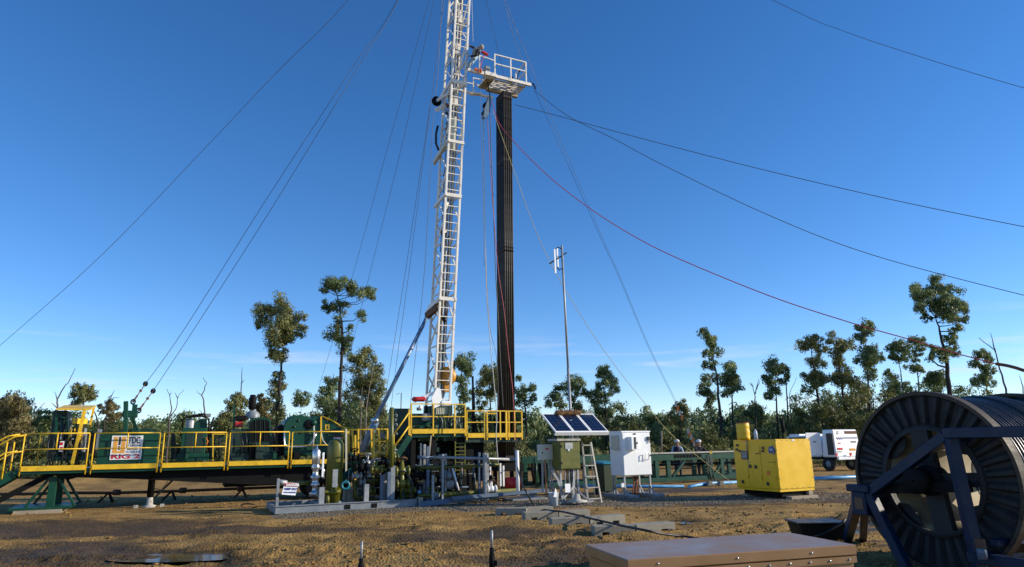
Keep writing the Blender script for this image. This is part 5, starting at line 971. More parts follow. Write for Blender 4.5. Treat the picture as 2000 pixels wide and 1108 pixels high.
def small_block(px, py, label, w=.9):
    g = gnd(px, py); t = thing('pipe_support', label, 'support block', g, 'concrete feet under the blue pipes', False); t.rotation_euler.z = random.uniform(0,.4)
    q = MB(); 
    for dx in (-.3*w,.25*w): q.prism([g+Vector((dx-.12,-.1,0)),g+Vector((dx+.12,-.1,0)),g+Vector((dx+.08,-.1,.17)),g+Vector((dx-.06,-.1,.17))],(0,.25,0))
    q.box(g.x-.4*w,g.x+.4*w,g.y-.05,g.y+.08,.02,.09); q.build('block','conc',t,bev=.01)
small_block(1398,949,'grey concrete pipe foot left of the yellow generator'); small_block(1642,936,'grey concrete pipe foot below the utility vehicle',1.3)
rp_ = thing('rusty_pipeline', 'thin rusty pipeline on small trestles behind the trailer', 'pipeline', gnd(213,981), None, False)
yy = gnd(213,981).y; pts = [at(x, y, yy+(x-213)*.004) for x, y in ((-60,966),(60,965),(125,963),(225,963),(330,960),(430,956),(560,951))]; q = MB(); q.tube(pts, .05, 8); q.build('pipe', 'rust', rp_)
for x in (228,357,470): y = 962-(x-228)*.03; c = at(x, y, yy+(x-213)*.004); q = MB(); q.lathe(c+Vector((-.1,0,0)),(1,0,0),[(0,.05),(0,.1),(.2,.1),(.2,.05)],10); q.build('coupling','rust',rp_)
for x in (213,336,474):
    c = at(x, 962-(x-228)*.03, yy+(x-213)*.004); q = MB(); q.bar(c,(c.x-.2,c.y-.25,0),.05); q.bar(c,(c.x+.25,c.y-.2,0),.05); q.bar(c,(c.x,c.y+.3,0),.05); q.build('trestle','dark' if x<400 else 'rust',rp_)
q = MB(); c = gnd(487,988,.08); q.torus(c,(0,.35,1),.22,.02,20,6); tag(q.build('hose_loop','rust',None,c),'small rusty red hose loop on the ground below the trailer','hose loop')
# ------------------------------------------------------------------ utility vehicle
U = gnd(1643,921); UB = site(U)
ut = thing('utility_vehicle', 'white utility vehicle with canopy pod and open left side door', 'utility vehicle', UB); ua, ub = UB.x, UB.y
u0 = A(1632,880,ub).x; uw = 2.1; bl_ = ub; tz = A(1650,839,ub).z; dz0 = A(1650,893,ub).z
q = MB(); q.hexa([(u0,bl_,dz0),(u0+uw,bl_,dz0),(u0+uw,bl_+.9,dz0),(u0,bl_+.9,dz0),(u0+.08,bl_+.12,tz),(u0+uw-.08,bl_+.12,tz),(u0+uw-.12,bl_+.84,tz),(u0+.12,bl_+.84,tz)]); q.build('canopy_pod', 'white', ut, bev=.05)
q = MB(); q.box(u0+.02,u0+uw-.02,bl_+.05,bl_+5.0,.62,dz0-.005); q.build('chassis', 'dark', ut)
q = MB(); q.prism([(u0+.03,bl_+1.0,.75),(u0+.03,bl_+1.0,1.55),(u0+.03,bl_+1.2,tz-.28),(u0+.03,bl_+3.2,tz-.3),(u0+.03,bl_+3.75,1.25),(u0+.03,bl_+4.95,1.12),(u0+.03,bl_+5.0,.7)],(uw-.06,0,0)); q.build('cab_body', 'white', ut, bev=.05)
q = MB(); q.prism([(u0+.015,bl_+1.2,1.3),(u0+.015,bl_+1.3,tz-.38),(u0+.015,bl_+3.12,tz-.38),(u0+.015,bl_+3.6,1.3)],(.02,0,0)); q.build('side_window', 'glass', ut)
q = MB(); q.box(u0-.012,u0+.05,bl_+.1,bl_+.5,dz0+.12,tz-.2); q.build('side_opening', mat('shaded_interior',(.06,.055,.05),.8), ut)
dq = MB(); h = Vector((u0-.02,bl_+.85,0)); e = h+Vector((-1.0,.12,0)); dq.hexa([(e.x,e.y,dz0+.12),(h.x,h.y,dz0+.12),(h.x,h.y+.04,dz0+.12),(e.x,e.y+.04,dz0+.12),(e.x,e.y,tz-.15),(h.x,h.y,tz-.15),(h.x,h.y+.04,tz-.15),(e.x,e.y+.04,tz-.15)]); dd = dq.build('side_door', 'white', ut, bev=.01)
q = MB(); c = h.lerp(e,.45); q.box(c.x-.12,c.x+.1,c.y-.02,c.y-.005,1.55,1.6); q.build('handle','dark',dd)
for b in (bl_+.62, bl_+3.7):
    for s in (0,1):
        x = u0+.02 if s == 0 else u0+uw-.24; q = MB(); q.lathe((x,b,.38),(1,0,0),[(0,.2),(0,.34),(.04,.38),(.18,.38),(.22,.34),(.22,.2)],22); w_ = q.build('wheel','tyre',ut); q = MB(); q.lathe((x+.03,b,.38),(1,0,0),[(0,0),(-.01,.08),(.02,.2),(.16,.2),(.16,0)],18); q.build('rim','grey',w_)
q = MB(); q.box(u0+.02,u0+uw-.02,bl_-.12,bl_-.005,dz0-.14,dz0+.02); q.build('rear_bumper','white',ut,bev=.02)
def rp4(x0,y0,x1,y1,m,name,t=.02,lab=None):
    f = (A(1640,(y0+y1)/2,bl_).z-dz0)/(tz-dz0)*.12
    q = MB(); q.pbox(x0,y0,x1,y1,bl_+f-t,bl_+f+.015); return q.build(name,m,ut,label=lab)
rp4(1650,842,1673,847.5,'rust','high_lamp'); rp4(1636,875,1646,879,'lens','tail_lamp'); rp4(1660,876,1671,880.5,'amber','tail_lamp',lab='yellow rear lamp'); rp4(1634,843,1638,844.5,'signk','vent'); rp4(1634,846.5,1638,848,'signk','vent'); rp4(1638,865,1642,867,'lens','marker_lamp')
for i in range(7):
    for j in range(2):
        if (i+j)%2 == 0: rp4(1633.5+2*i,854.5+2*j,1635.5+2*i,856.5+2*j,'signb','chequer_mark',.016)
rp4(1648,854.5,1674,856.5,'signb','stripe',.016); rp4(1662,862,1672,864.5,'signk','lettering',.016); rp4(1634,882,1644,883.5,'signk','lettering',.016)
for x, y in ((1634.5,889),(1662,888)): q = MB(); q.pprism([(x-3,y-3.5),(x+2.5,y-3.5),(x+1.5,y+1),(x-.5,y+4.5)],bl_-.16,bl_-.13); q.build('red_flag','lens',ut)
q = MB(); c = A(1606,887,bl_+1.1); q.prism([c+Vector((-.16,0,.15)),c+Vector((.14,0,.16)),c+Vector((.06,0,-.12)),c+Vector((-.02,0,-.2))],(0,.05,0)); q.build('red_flag','lens',ut)
q = MB(); q.tube([(u0+.1,bl_+3.5,1.2),(u0-.02,bl_+3.5,1.7),(u0-.05,bl_+3.4,tz+.05)],.06,8); q.lathe((u0-.05,bl_+3.4,tz-.1),(0,0,1),[(0,.05),(.02,.1),(.75,.1),(.78,.0)],12); q.build('snorkel','dark',ut)
q = MB(); q.box(u0+.1,u0+uw-.1,bl_+2.4,bl_+3.1,tz-.29,tz-.2); q.build('roof_bar','white',ut)
# ------------------------------------------------------------------ cable reel in its blue frame
PH = radians(22); RC = Vector((5.70, 9.5, 1.17)); RR = 1.2; RL = 1.85
e1 = Vector((cos(PH), sin(PH), 0)); e2 = Vector((sin(PH), -cos(PH), 0)); ez = Vector((0,0,1))
rl = thing('cable_reel', 'huge dark cable reel with corrugated flange and black coiled hose', 'cable reel', (RC.x, RC.y, 0), None, False)
def flange(o, s):
    q = MB(); N = 252; vs = []; fs = []
    rad = [.60, .64, .70, .93, .97]
    for sd in (0, 1):
        for ri, r in enumerate(rad):
            for k in range(N):
                t = 2*pi*k/N; w = sin(t*36); w = max(-1, min(1, w*2.2)); amp = .032 if 1 <= ri <= 3 else 0
                vs.append(RC+e1*(o+s*(.03*sd)+w*amp)+(e2*cos(t)+ez*sin(t))*RR*r)
    nr_ = len(rad)
    for sd in (0, 1):
        for ri in range(nr_-1):
            for k in range(N): k2 = (k+1)%N; b = sd*nr_*N; fs.append((b+ri*N+k, b+ri*N+k2, b+(ri+1)*N+k2, b+(ri+1)*N+k))
    q.add(vs, fs, False); return q
for o, s in ((0, 1), (RL, -1)):
    f = flange(o, s).build('flange', 'flange', rl)
    q = MB(); q.lathe(RC+e1*o, e1, [(-.05,RR*.96),(-.05,RR),(.08,RR),(.08,RR*.96),(-.05,RR*.96)], 96, False); q.build('rim', 'rim', f)
    q = MB(); q.lathe(RC+e1*o, e1, [(-.04,RR*.56),(-.04,RR*.615),(.06,RR*.615),(.06,RR*.56),(-.04,RR*.56)], 64); q.build('inner_ring', 'flange', f)
    q = MB(); 
    for t in (.05, pi/2+.12, pi+.05, 3*pi/2+.12):
        d = e2*cos(t)+ez*sin(t); q.bar(RC+e1*(o+s*.02)+d*.12, RC+e1*(o+s*.02)+d*RR*.6, (.26 if abs(d.z) > .5 else .18) if s > 0 else .09, .1, e1)
    q.build('spoke', 'flange', f)
    q = MB(); q.lathe(RC+e1*o, e1, [(-.1,.05),(-.1,.2),(.1,.2),(.1,.05)], 24); q.build('hub', 'dark', f)
    for k in range(4 if s > 0 else 0):
        q = MB(); t = .05+pi/4+k*pi/2; d = e2*cos(t)+ez*sin(t); tn = -e2*sin(t)+ez*cos(t)
        q.prism([RC+e1*(o+s*.03)+d*RR*.58+tn*.30, RC+e1*(o+s*.03)+d*RR*.58-tn*.30, RC+e1*(o+s*.03)+d*RR*.47-tn*.1, RC+e1*(o+s*.03)+d*RR*.47+tn*.1], e1*.03); q.build('corner_plate', 'flange', f)
q = MB(); q.lathe(RC+e1*.06, e1, [(0,RR*.585),(RL-.12,RR*.585),(RL-.12,RR*.56),(0,RR*.56),(0,RR*.585)], 64, True); q.build('drum', mat('weathered_drum_lining',(.24,.20,.13),.8,dirt=((.1,.07,.05),.3,3)), rl)
q = MB(); q.lathe(RC+e1*-.35, e1, [(0,.01),(0,.06),(RL+.7,.06),(RL+.7,.01)], 16); q.build('axle', 'dark', rl)
prof = []; nw = 26; pitch = (RL-.2)/nw
for k in range(nw):
    rr = 1.085+(.035 if 14 <= k < 20 else 0)-.002*(k%3)
    for j in range(7): t = pi*j/6; prof.append((.1+pitch*(k+.5)-cos(t)*pitch*.5, rr+sin(t)*pitch*.55))
prof = [(.1, RR*.6)]+prof+[(RL-.1, RR*.6)]
q = MB(); q.lathe(RC, e1, prof, 96); q.build('coiled_hose', 'coil', rl)
# frame
FO = -.30
fr = thing('reel_frame', 'dark blue steel cradle frame carrying the cable reel', 'frame', (RC.x-.3, RC.y-.3, 0), None, False)
def fpl(px, py, o=FO):
    d = ray(px, py); n = e1; P0 = RC+e1*o; t = (P0-Vector((0,0,CH))).dot(n)/d.dot(n); return Vector((0,0,CH))+d*t
pL, pT, pB, pR = fpl(1698,963), fpl(1855,846), fpl(1912,1105), fpl(1855,846)
pX = pT+e2*1.6; q = MB(); q.bar(pT-e2*.06, pX, .13, .13); q.build('top_beam', 'reelblue', fr, bev=.008)
pBz = pB.lerp(pT, -.0); foot = Vector((pB.x, pB.y, 0)); q = MB(); q.bar(pT+ez*-.066, pB.lerp(pT,-.35), .13, .13); q.build('post', 'reelblue', fr, bev=.008)
q = MB(); q.bar(pL, pT+(pT-pL).normalized()*-.06, .12, .13); q.build('diagonal_beam', 'reelblue', fr, bev=.008)
q = MB(); pq = fpl(1790,1150); q.bar(pL, pq, .12, .13); q.build('diagonal_beam', 'reelblue', fr, bev=.008)
q = MB(); q.bar(fpl(1698,955,FO+.13), fpl(1895,950,FO+.13), .1, .14); q.build('axle_beam', 'dark', fr, bev=.008)
q = MB(); c = fpl(1795,945,FO+.1); q.lathe(RC+e1*-.36, e1, [(0,.02),(0,.17),(.14,.17),(.14,.05)], 20); q.build('bearing', 'dark', fr)
g0 = gnd(1652,1056); q = MB(); top = pL+e2*-.2+Vector((0,0,.02)); q.bar(g0+Vector((.02,0,0)), Vector((top.x,top.y,top.z-.1)), .12, .16); q.bar(Vector((g0.x+.25,g0.y-.1,0)), Vector((top.x+.1,top.y,top.z-.1)), .1, .12); q.build('leg', 'reelblue', fr, bev=.008)
q = MB(); q.bar(pL+e2*-.32+ez*.06, pL+e2*.06+ez*.06, .2, .1); q.bar(pL+e2*-.26+ez*-.15, pL+e2*-.02+ez*-.15, .16, .32); q.build('bracket', 'reelblue', fr, bev=.01)
q = MB(); q.box(0,0.001,0,0.001,0,0.001) if False else q.bar(pL+e2*-.2-e1*.085+ez*-.15, pL+e2*-.06-e1*.085+ez*-.15, .006, .16); q.build('rust_patch', mat('rust_patch_steel',(.16,.08,.04),.8), fr)
bz = .42; bp = lambda px, o=FO: fpl(px, 1075, o)
q = MB()
lowc = pB.lerp(pT,-.1); base0 = Vector((lowc.x, lowc.y, .30)); q.bar(base0-e2*.1, base0+e2*1.3, .14, .12); q.bar(base0+e1*.2-e2*.05, base0+e1*2.6-e2*.05, .14, .1); q.bar(base0+ez*.18+e2*.15+e1*.1, base0+ez*.18+e2*.15+e1*2.4, .1, .08)
for s in (RL+.3,): 
    o_ = e1*(s-FO); q.bar(pL+o_, pT+o_, .12); q.bar(pT+o_, pX+o_, .12); q.bar(pT+o_, pB.lerp(pT,-.35)+o_, .12); q.bar(pL+o_, pq+o_, .12)
q.build('base_beam', 'reelblue', fr, bev=.008)
q = MB(); c = fpl(1917,1075,FO-.15); q.lathe(c+ez*-.1, (0,0,1), [(0,.01),(0,.052),(.1,.052),(.13,.045),(.135,.0)], 16); q.build('pin_socket', 'bgrey', fr); q = MB(); q.lathe(c+ez*.032, (0,0,1), [(0,.01),(0,.06),(.02,.06),(.02,.055),(.09,.055),(.1,.048),(.1,.01)], 18); q.build('pipe_stub', 'rust', fr)
# ------------------------------------------------------------------ tan steel box in the foreground
ZB = 1.0
FL, FR_, BL, BR_ = gnd(1225,1094,ZB), gnd(1672,1064,ZB), gnd(1120,1067,ZB), gnd(1520,1041,ZB)
ux = (FR_-FL).normalized(); uy = Vector((-ux.y, ux.x, 0)); Wb = (FR_-FL).length; Db = max((BL-FL).dot(uy), (BR_-FR_).dot(uy))
bx = thing('steel_box', 'large tan painted steel box with bolted lid in the foreground', 'steel box', (FL.x, FL.y, 0), None, False)
def bp_(u, v, z): return FL+ux*u+uy*v+Vector((0,0,z-ZB))
def bbox(q, u0, u1, v0, v1, z0, z1): return q.hexa([bp_(u0,v0,z0),bp_(u1,v0,z0),bp_(u1,v1,z0),bp_(u0,v1,z0),bp_(u0,v0,z1),bp_(u1,v0,z1),bp_(u1,v1,z1),bp_(u0,v1,z1)])
bbox(MB(), .02, Wb-.02, .02, Db-.02, 0.0, ZB-.075).build('body', 'box', bx, bev=.006)
lid = bbox(MB(), 0, Wb, 0, Db, ZB-.07, ZB); lido = lid.build('lid', 'box', bx, bev=.006)
bbox(MB(), .005, Wb-.005, .004, .018, ZB-.12, ZB-.076).build('flange_strip', 'box', bx)
for k in range(11):
    u = .07+k*(Wb-.14)/10; q = MB(); q.lathe(bp_(u, .0035, ZB-.097), -uy, [(0,.008),(.005,.008),(.007,.003),(.007,0)], 10); q.build('bolt', 'silver' if k%2 else 'plate', bx)
for k in range(3):
    q = MB(); q.lathe(bp_(.22+.6*k, -.0005, ZB-.035), -uy, [(0,.007),(.005,.007),(.006,0)], 8); q.build('bolt', 'silver', lido)
q = MB(); q.bar(bp_(-.006,.1,ZB-.2), bp_(-.006,.1,ZB-.09), .05, .012); q.build('hinge', 'dark', bx)
q = MB(); q.bar(bp_(Wb+.01,.1,ZB-.25), bp_(Wb+.01,.1,ZB-.08), .04, .03); q.build('hasp', 'dark', bx)
# ------------------------------------------------------------------ black tub, blocks, marker rods, ground cable
g0, g1 = gnd(1556,1052), gnd(1664,1058); yt = (g0.y+g1.y)/2
tb = thing('black_tub', 'low black plastic tub with shiny lid between the tan box and reel frame', 'tub', ((g0.x+g1.x)/2, yt, 0), None, False)
z1 = .27; q = MB(); q.hexa([(g0.x+.03,yt,0),(g1.x,yt,0),(g1.x,yt+.5,0),(g0.x+.03,yt+.5,0),(g0.x-.03,yt-.05,z1),(g1.x+.03,yt-.05,z1),(g1.x+.03,yt+.55,z1),(g0.x-.03,yt+.55,z1)]); q.build('body', mat('black_plastic',(.008,.01,.008),.6,spec=.2), tb, bev=.02)
q = MB(); q.box(g0.x-.06,g1.x+.06,yt-.08,yt+.58,z1+.002,z1+.03); q.build('lid', mat('gloss_black_plastic',(.02,.02,.022),.4,spec=.3), tb, bev=.01)
q = MB(); q.tube([(g0.x+.1,yt-.09,.05),(g0.x+.35,yt-.12,.12),(g0.x+.7,yt-.12,.3),(g1.x,yt-.1,.36)],.022,7); q.build('strap','black',tb)
def block(px0, py0, px1, py1, label, h=.17):
    p, r = gnd(px0, py0), gnd(px1, py1); d = (r-p); Lb = d.length-.02; d.normalize(); n = Vector((-d.y, d.x, 0))
    if n.y < 0: n = -n
    t = thing('concrete_block', label, 'concrete block', p, 'concrete blocks lying in rows on the mud', False)
    f = lambda u, v, z: p+d*u+n*v+Vector((0,0,z)); q = MB(); nt_ = [(.0,.18),(.18,.38),(.38,.62),(.62,.82),(.82,1.)]
    poly = [(0,-.02),(.18,-.02),(.18,.055),(.36,.055),(.36,-.02),(.64,-.02),(.64,.055),(.82,.055),(.82,-.02),(1,-.02),(1,h),(0,h)]
    q.prism([f(u*Lb,0,z) for u, z in poly], n*.3); q.build('block_body', 'conc', t, bev=.008)
    return t
B_ = [((967,1007),(1030,1007),'leftmost concrete block, in the row nearest the grey skid'),((1029,1006),(1082,1003),'right block of the row nearest the grey skid'),
 ((1026,1017),(1092,1014),'left concrete block of the second row from the skid'),((1092,1014),(1154,1010),'right concrete block of the second row from the skid'),
 ((1078,1030),(1152,1027),'left concrete block of the third row, cable over it'),((1153,1027),(1223,1021),'right concrete block of the third row from the skid'),
 ((1162,1047),(1243,1044),'left concrete block of the row nearest the tan box'),((1244,1044),(1321,1038),'right concrete block of the row nearest the tan box')]
for p, r, lab in B_: block(*p, *r, lab)
def rod(px, py0, Y, label, zt):
    b = at(px, 1108, Y); t = thing('marker_rod', label, 'marker rod', (b.x, b.y, 0), 'thin dark rods standing in the foreground', False); top = at(px+.5, py0, Y); zz = top.z
    q = MB(); q.tube([(b.x,b.y,-.02),(b.x,b.y,zz-.16)], .022, 10); q.tube([(b.x,b.y,zz-.34),(b.x,b.y,zz-.22)], .03, 10); q.box(b.x+.0,b.x+.05,b.y-.02,b.y+.02,zz-.33,zz-.28); q.build('rod','dark',t)
    q = MB(); q.tube([(b.x,b.y,zz-.16),(b.x,b.y,zz)], .012, 8); q.build('tip','galv',t)
rod(705, 1057, 7.0, 'left of two thin dark rods standing in the foreground mud', .8); rod(961, 1036, 7.0, 'right and taller of two thin dark rods in the foreground', .9)
w = [A(1004,875,21.5), A(1008,900,20.5)]; cp = [world(p) for p in w]+[at(1018,940,19.5), at(1030,965,18.3)]+[gnd(x,y,z) for x,y,z in ((1046,990,.02),(1072,997,.16),(1100,1000,.19),(1150,1012,.2),(1215,1027,.2),(1260,1036,.19),(1300,1044,.1),(1345,1049,.03),(1400,1060,.02))]
q = MB(); 
def smooth(pts, k=6):
    out = []; P = [pts[0]]+list(pts)+[pts[-1]]
    for i in range(1, len(P)-2):
        for j in range(k):
            t = j/k; a, b, c, d = P[i-1], P[i], P[i+1], P[i+2]; out.append(.5*((2*b)+(c-a)*t+(2*a-5*b+4*c-d)*t*t+(3*b-a-3*c+d)*t**3))
    out.append(pts[-1]); return out
q.tube(smooth(cp), .022, 8); tag(q.build('ground_cable','black',None,cp[0]), 'thick black cable running from the skid over the concrete blocks', 'cable')
# ------------------------------------------------------------------ people
def person(label, J, R, regions, hat, extra=None):
    """One continuous body grown over a posed skeleton; clothing colours follow the limbs."""
    names = list(J); idx = {n: i for i, n in enumerate(names)}
    E_ = [('pelvis','belly'),('belly','chest'),('chest','neck'),('neck','jaw'),('jaw','head'),('head','crown')]
    for s in 'LR': E_ += [('chest','sh'+s),('sh'+s,'el'+s),('el'+s,'wr'+s),('wr'+s,'pa'+s),('pelvis','hip'+s),('hip'+s,'kn'+s),('kn'+s,'an'+s),('an'+s,'toe'+s)]
    V = [J[n] for n in names]; rad = [R[n[:-1]] if n[-1] in 'LR' else R[n] for n in names]; EI = [(idx[a], idx[b]) for a, b in E_]
    for s in 'LR':          # five separate fingers on each hand
        pa, wr = J['pa'+s], J['wr'+s]; d = (pa-wr).normalized(); x = d.cross(Vector((0.2,1,.1))).normalized()
        for k, (o, l) in enumerate(((-.03,.07),(-.01,.085),(.01,.08),(.03,.06),(.05,.05))):
            f0 = pa+x*o*.9+d*.02*(k < 4); f1 = f0+d*l*.6+x*o*.3; f2 = f1+d*l*.4+Vector((0,0,-.01))
            n0 = len(V); V += [f0, f1, f2]; rad += [.011,.010,.008]; EI += [(idx['pa'+s], n0), (n0, n0+1), (n0+1, n0+2)]
    base = (J['anL']+J['anR'])/2
    me = bpy.data.meshes.new('skeleton'); me.from_pydata(V, EI, []); o = bpy.data.objects.new('skeleton', me); COL.objects.link(o); m = o.modifiers.new('skin','SKIN')
    for i, sv in enumerate(me.skin_vertices[0].data): sv.radius = (rad[i], rad[i]); sv.use_root = i == 0
    sb = o.modifiers.new('sub','SUBSURF'); sb.levels = sb.render_levels = 2
    bpy.context.view_layer.update(); bm_ = bpy.data.meshes.new_from_object(o.evaluated_get(bpy.context.evaluated_depsgraph_get())); bpy.data.objects.remove(o)
    segs = [(J[a], J[b], regions.get(b, regions.get(b[:-1], 0))) for a, b in E_]; ms = regions['materials']
    def near(p):
        best = (1e9, 0)
        for a, b, r in segs:
            t = max(0, min(1, (p-a).dot(b-a)/max(1e-9, (b-a).length_squared))); dd = (a.lerp(b, t)-p).length
            if dd < best[0]: best = (dd, r)
        return best[1]
    for mm_ in ms: bm_.materials.append(M[mm_])
    for pl in bm_.polygons: pl.material_index = near(pl.center); pl.use_smooth = True
    for v in bm_.vertices: v.co -= base
    b = bpy.data.objects.new('person', bm_); COL.objects.link(b); b.location = base; ORG[b] = base.copy(); tag(b, label, 'person')
    up = (J['crown']-J['jaw']).normalized(); hc = J['head']
    face = regions['face'].normalized(); sx = up.cross(face).normalized()
    q = MB(); q.ball(hc+face*.095-up*.01, .018, 8, 6); q.bar(hc+face*.082-up*.05-sx*.02, hc+face*.082-up*.05+sx*.02, .012); q.build('face_feature', 'skin', b)
    q = MB()
    for s in (-1, 1): q.ball(hc+face*.085+up*.02+sx*.033*s, .011, 8, 6)
    q.build('eye', 'signk', b)
    q = MB()
    for s in (-1, 1): q.ball(hc+sx*.09*s, .022, 8, 6, (.5,1,1.3))
    q.build('ear', 'skin', b)
    if hat == 'helmet':
        q = MB(); prof = [(.13*sin(t), .128*cos(t)) for t in [pi/2*i/6 for i in range(7)]]; q.lathe(hc+up*.035, up, [(-.005,.155),(.01,.13)]+prof, 18); q.bar(hc+up*.035+face*.1, hc+up*.03+face*.19, .16, .012); q.build('hard_hat', 'hat', b)
    else:
        q = MB(); q.ball(hc+up*.02-face*.012, .118, 14, 10); q.build('hood', 'hatgrey', b)
    if extra: extra(b, J)
    return b
RAD = dict(pelvis=.155, belly=.15, chest=.165, neck=.06, jaw=.072, head=.10, crown=.075, sh=.085, el=.055, wr=.038, pa=.04, hip=.11, kn=.075, an=.05, toe=.04)
def stand(P, h, ang, sway=0, armL=(0,0), armR=(0,0)):
    s = h/1.75; f = Vector((sin(ang), -cos(ang), 0)); r = Vector((cos(ang), sin(ang), 0)); P = Vector(P); z = lambda v: Vector((0,0,v*s))
    J = dict(pelvis=P+z(.95), belly=P+z(1.12)+r*sway*.3, chest=P+z(1.34)+r*sway*.6, neck=P+z(1.48)+r*sway*.8, jaw=P+z(1.56)+f*.02+r*sway, head=P+z(1.65)+f*.015+r*sway, crown=P+z(1.72)+r*sway)
    for c, k, a in (('L',-1,armL),('R',1,armR)):
        J['sh'+c] = P+z(1.40)+r*(.18*k+sway*.6)*s; J['el'+c] = P+z(1.12+a[0])+r*(.25*k+sway*.4)*s+f*a[1]*.5; J['wr'+c] = P+z(.90+a[0]*2)+r*(.24*k+sway*.3)*s+f*(.08+a[1]); J['pa'+c] = P+z(.82+a[0]*2.2)+r*.24*k*s+f*(.1+a[1]*1.2)
        J['hip'+c] = P+z(.90)+r*.09*k; J['kn'+c] = P+z(.50)+r*.10*k+f*.02; J['an'+c] = P+z(.08)+r*.11*k; J['toe'+c] = P+z(.04)+r*.13*k+f*.17
    return J, f
WORK = lambda f, mats: dict(materials=mats, face=f, belly=1, chest=1, neck=1, sh=2, el=2, wr=2, pa=0, jaw=0, head=0, crown=0, hip=3, kn=3, an=3, toe=4)
g = gnd(1326,934); J, f = stand((g.x, g.y+.0, 0), 1.76, radians(-10), .03, (.05,.1), (.1,.2))
def vest(b, J):
    q = MB(); c = J['chest']; q.lathe(J['pelvis']+Vector((0,0,.05)), (0,0,1), [(0,.20),(.2,.19),(.36,.2),(.46,.15)], 16); q.build('vest','navy',b)
person('worker in navy vest, pale blue sleeves and white hard hat behind the green rack', J, RAD, WORK(f, ['skin','navy','shirt','trouser','boot']), 'helmet', vest)
g = gnd(1371,936); J, f = stand((g.x, g.y, 0), 1.74, radians(5), -.02, (.2,.3), (.15,.25))
person('worker in all dark clothes and pale hard hat leaning over the rack', J, RAD, WORK(f, ['skin','jacket','jacket','trouser','boot']), 'helmet')
# the derrickman on the mast ladder, leaning out toward the monkey board
D = lambda px, py, b=23.45: world(A(px, py, b))
J = dict(pelvis=D(926,113), belly=D(929,107), chest=D(933,99.5,23.3), neck=D(936,95,23.25), jaw=D(938.5,94,23.2), head=D(940,92.5,23.2), crown=D(942,91,23.2),
 shL=D(930,97,23.55), elL=D(924,93,23.7), wrL=D(917.5,90,23.75), paL=D(915,89,23.78), shR=D(934,101.5,23.05), elR=D(930,109,23.0), wrR=D(920,110,23.2), paR=D(916,109,23.4),
 hipL=D(924,114,23.6), knL=D(919,123,23.7), anL=D(911,132,23.75), toeL=D(909,130,23.7), hipR=D(926,115,23.3), knR=D(921,124,23.3), anR=D(913,134,23.5), toeR=D(911,131,23.5))
def harness(b, J):
    q = MB(); q.lathe(J['belly'].lerp(J['chest'],.5)+Vector((0,-.1,0)), (J['chest']-J['belly']), [(-.15,.05),(-.12,.16),(.12,.15),(.15,.05)], 14); q.build('jacket_panel','hatgrey',b)
    q = MB(); q.tube([J['pelvis'], D(919,125,23.2), D(917,135,23.2)], .02, 6); q.build('safety_strap','rope',b)
person('derrickman in black jacket and pale jeans leaning out from the mast ladder', J, RAD, WORK((J['head']-J['neck']).cross(Vector((0,1,0))).normalized()*-.3+Vector((.9,-.5,-.3)), ['skin','jacket','jacket','jeans','boot']), 'hood', harness)
rb = thing('rope_grab', 'red tool bar with pink straps held above the monkey board', 'tool', D(948,104,22.95), None, False)
q = MB(); q.bar(D(941,101,22.95), D(953,108,22.95), .13, .06); q.build('bar','red',rb); q = MB()
for x in (934, 938): q.tube([D(946,106,22.95), D(941,120,22.9), D(x,143,22.9)], .012, 6)
q.build('strap','redhose',rb)
# ------------------------------------------------------------------ guy wires and hanging lines
CR = world((mb_.x+lean*27+.0, MB0, 29.0))          # crown of the mast, above the picture
def wirecurve(name, label, cat, pts, r, m='wire', group=None, k=7):
    q = MB(); q.tube(smooth([Vector(p) for p in pts], k), r, 6); return tag(q.build(name, m, None, pts[0]), label, cat, group)
G = 'guy wires of the mast'
def prof_(p, q, Y0, Y1, pix):     # a line through measured photo points whose depth runs evenly from one end to the other
    n = len(pix); L_ = [0]
    for i in range(1, n): L_.append(L_[-1]+hypot(pix[i][0]-pix[i-1][0], pix[i][1]-pix[i-1][1]))
    mid = []
    for (x, y), l in zip(pix, L_):
        t = l/L_[-1]; Y = 1/((1-t)/Y0+t/Y1); mid.append(at(x, y, Y))
    return ([p] if p else [])+mid+([q] if q else [])
ym = CR.y
wirecurve('guy_wire', 'long sagging guy wire crossing the sky to the far left edge', 'guy wire', prof_(CR, None, 27, 33, [(680,0),(540,142),(400,290),(200,497),(0,675),(-160,812),(-260,890)]), .010, group=G)
wl = prof_(CR, None, 26.6, 25.2, [(776,0),(690,130),(520,390),(362,640),(284,750)]); wirecurve('guy_wire', 'left of the paired guy wires ending at the green headstock', 'guy wire', wl, .010, group=G)
wr_ = prof_(CR, None, 26.6, 25.2, [(779,-2),(700,130),(540,392),(381,640),(299,764)]); wirecurve('guy_wire', 'right of the paired guy wires ending at the green headstock', 'guy wire', wr_, .010, group=G)
def turnbuckle(p, q, label):
    d = (q-p).normalized(); L_ = (q-p).length; t = thing('turnbuckle', label, 'turnbuckle', p, 'turnbuckles on the paired guy wires', False)
    w = MB(); x = d.cross(Vector((0,1,0))).normalized()*.05; w.tube([p+d*.1+x,p+d*L_*.75+x],.018,6); w.tube([p+d*.1-x,p+d*L_*.75-x],.018,6); w.ball(p+d*.05,.06); w.ball(p+d*L_*.42,.05); w.tube([p+d*L_*.7,q],.03,8); w.build('body','rust',t)
    w = MB(); w.torus(p, Vector((0,1,0)), .08, .022, 16, 6); w.torus(q, Vector((0,1,0)), .07, .025, 14, 6); w.build('shackle','dark',t)
turnbuckle(wl[-1], world(A(260,785,b2)), 'rusty turnbuckle on the left of the paired guy wires'); turnbuckle(wr_[-1], world(A(271,802,b2)), 'rusty turnbuckle on the right of the paired guy wires')
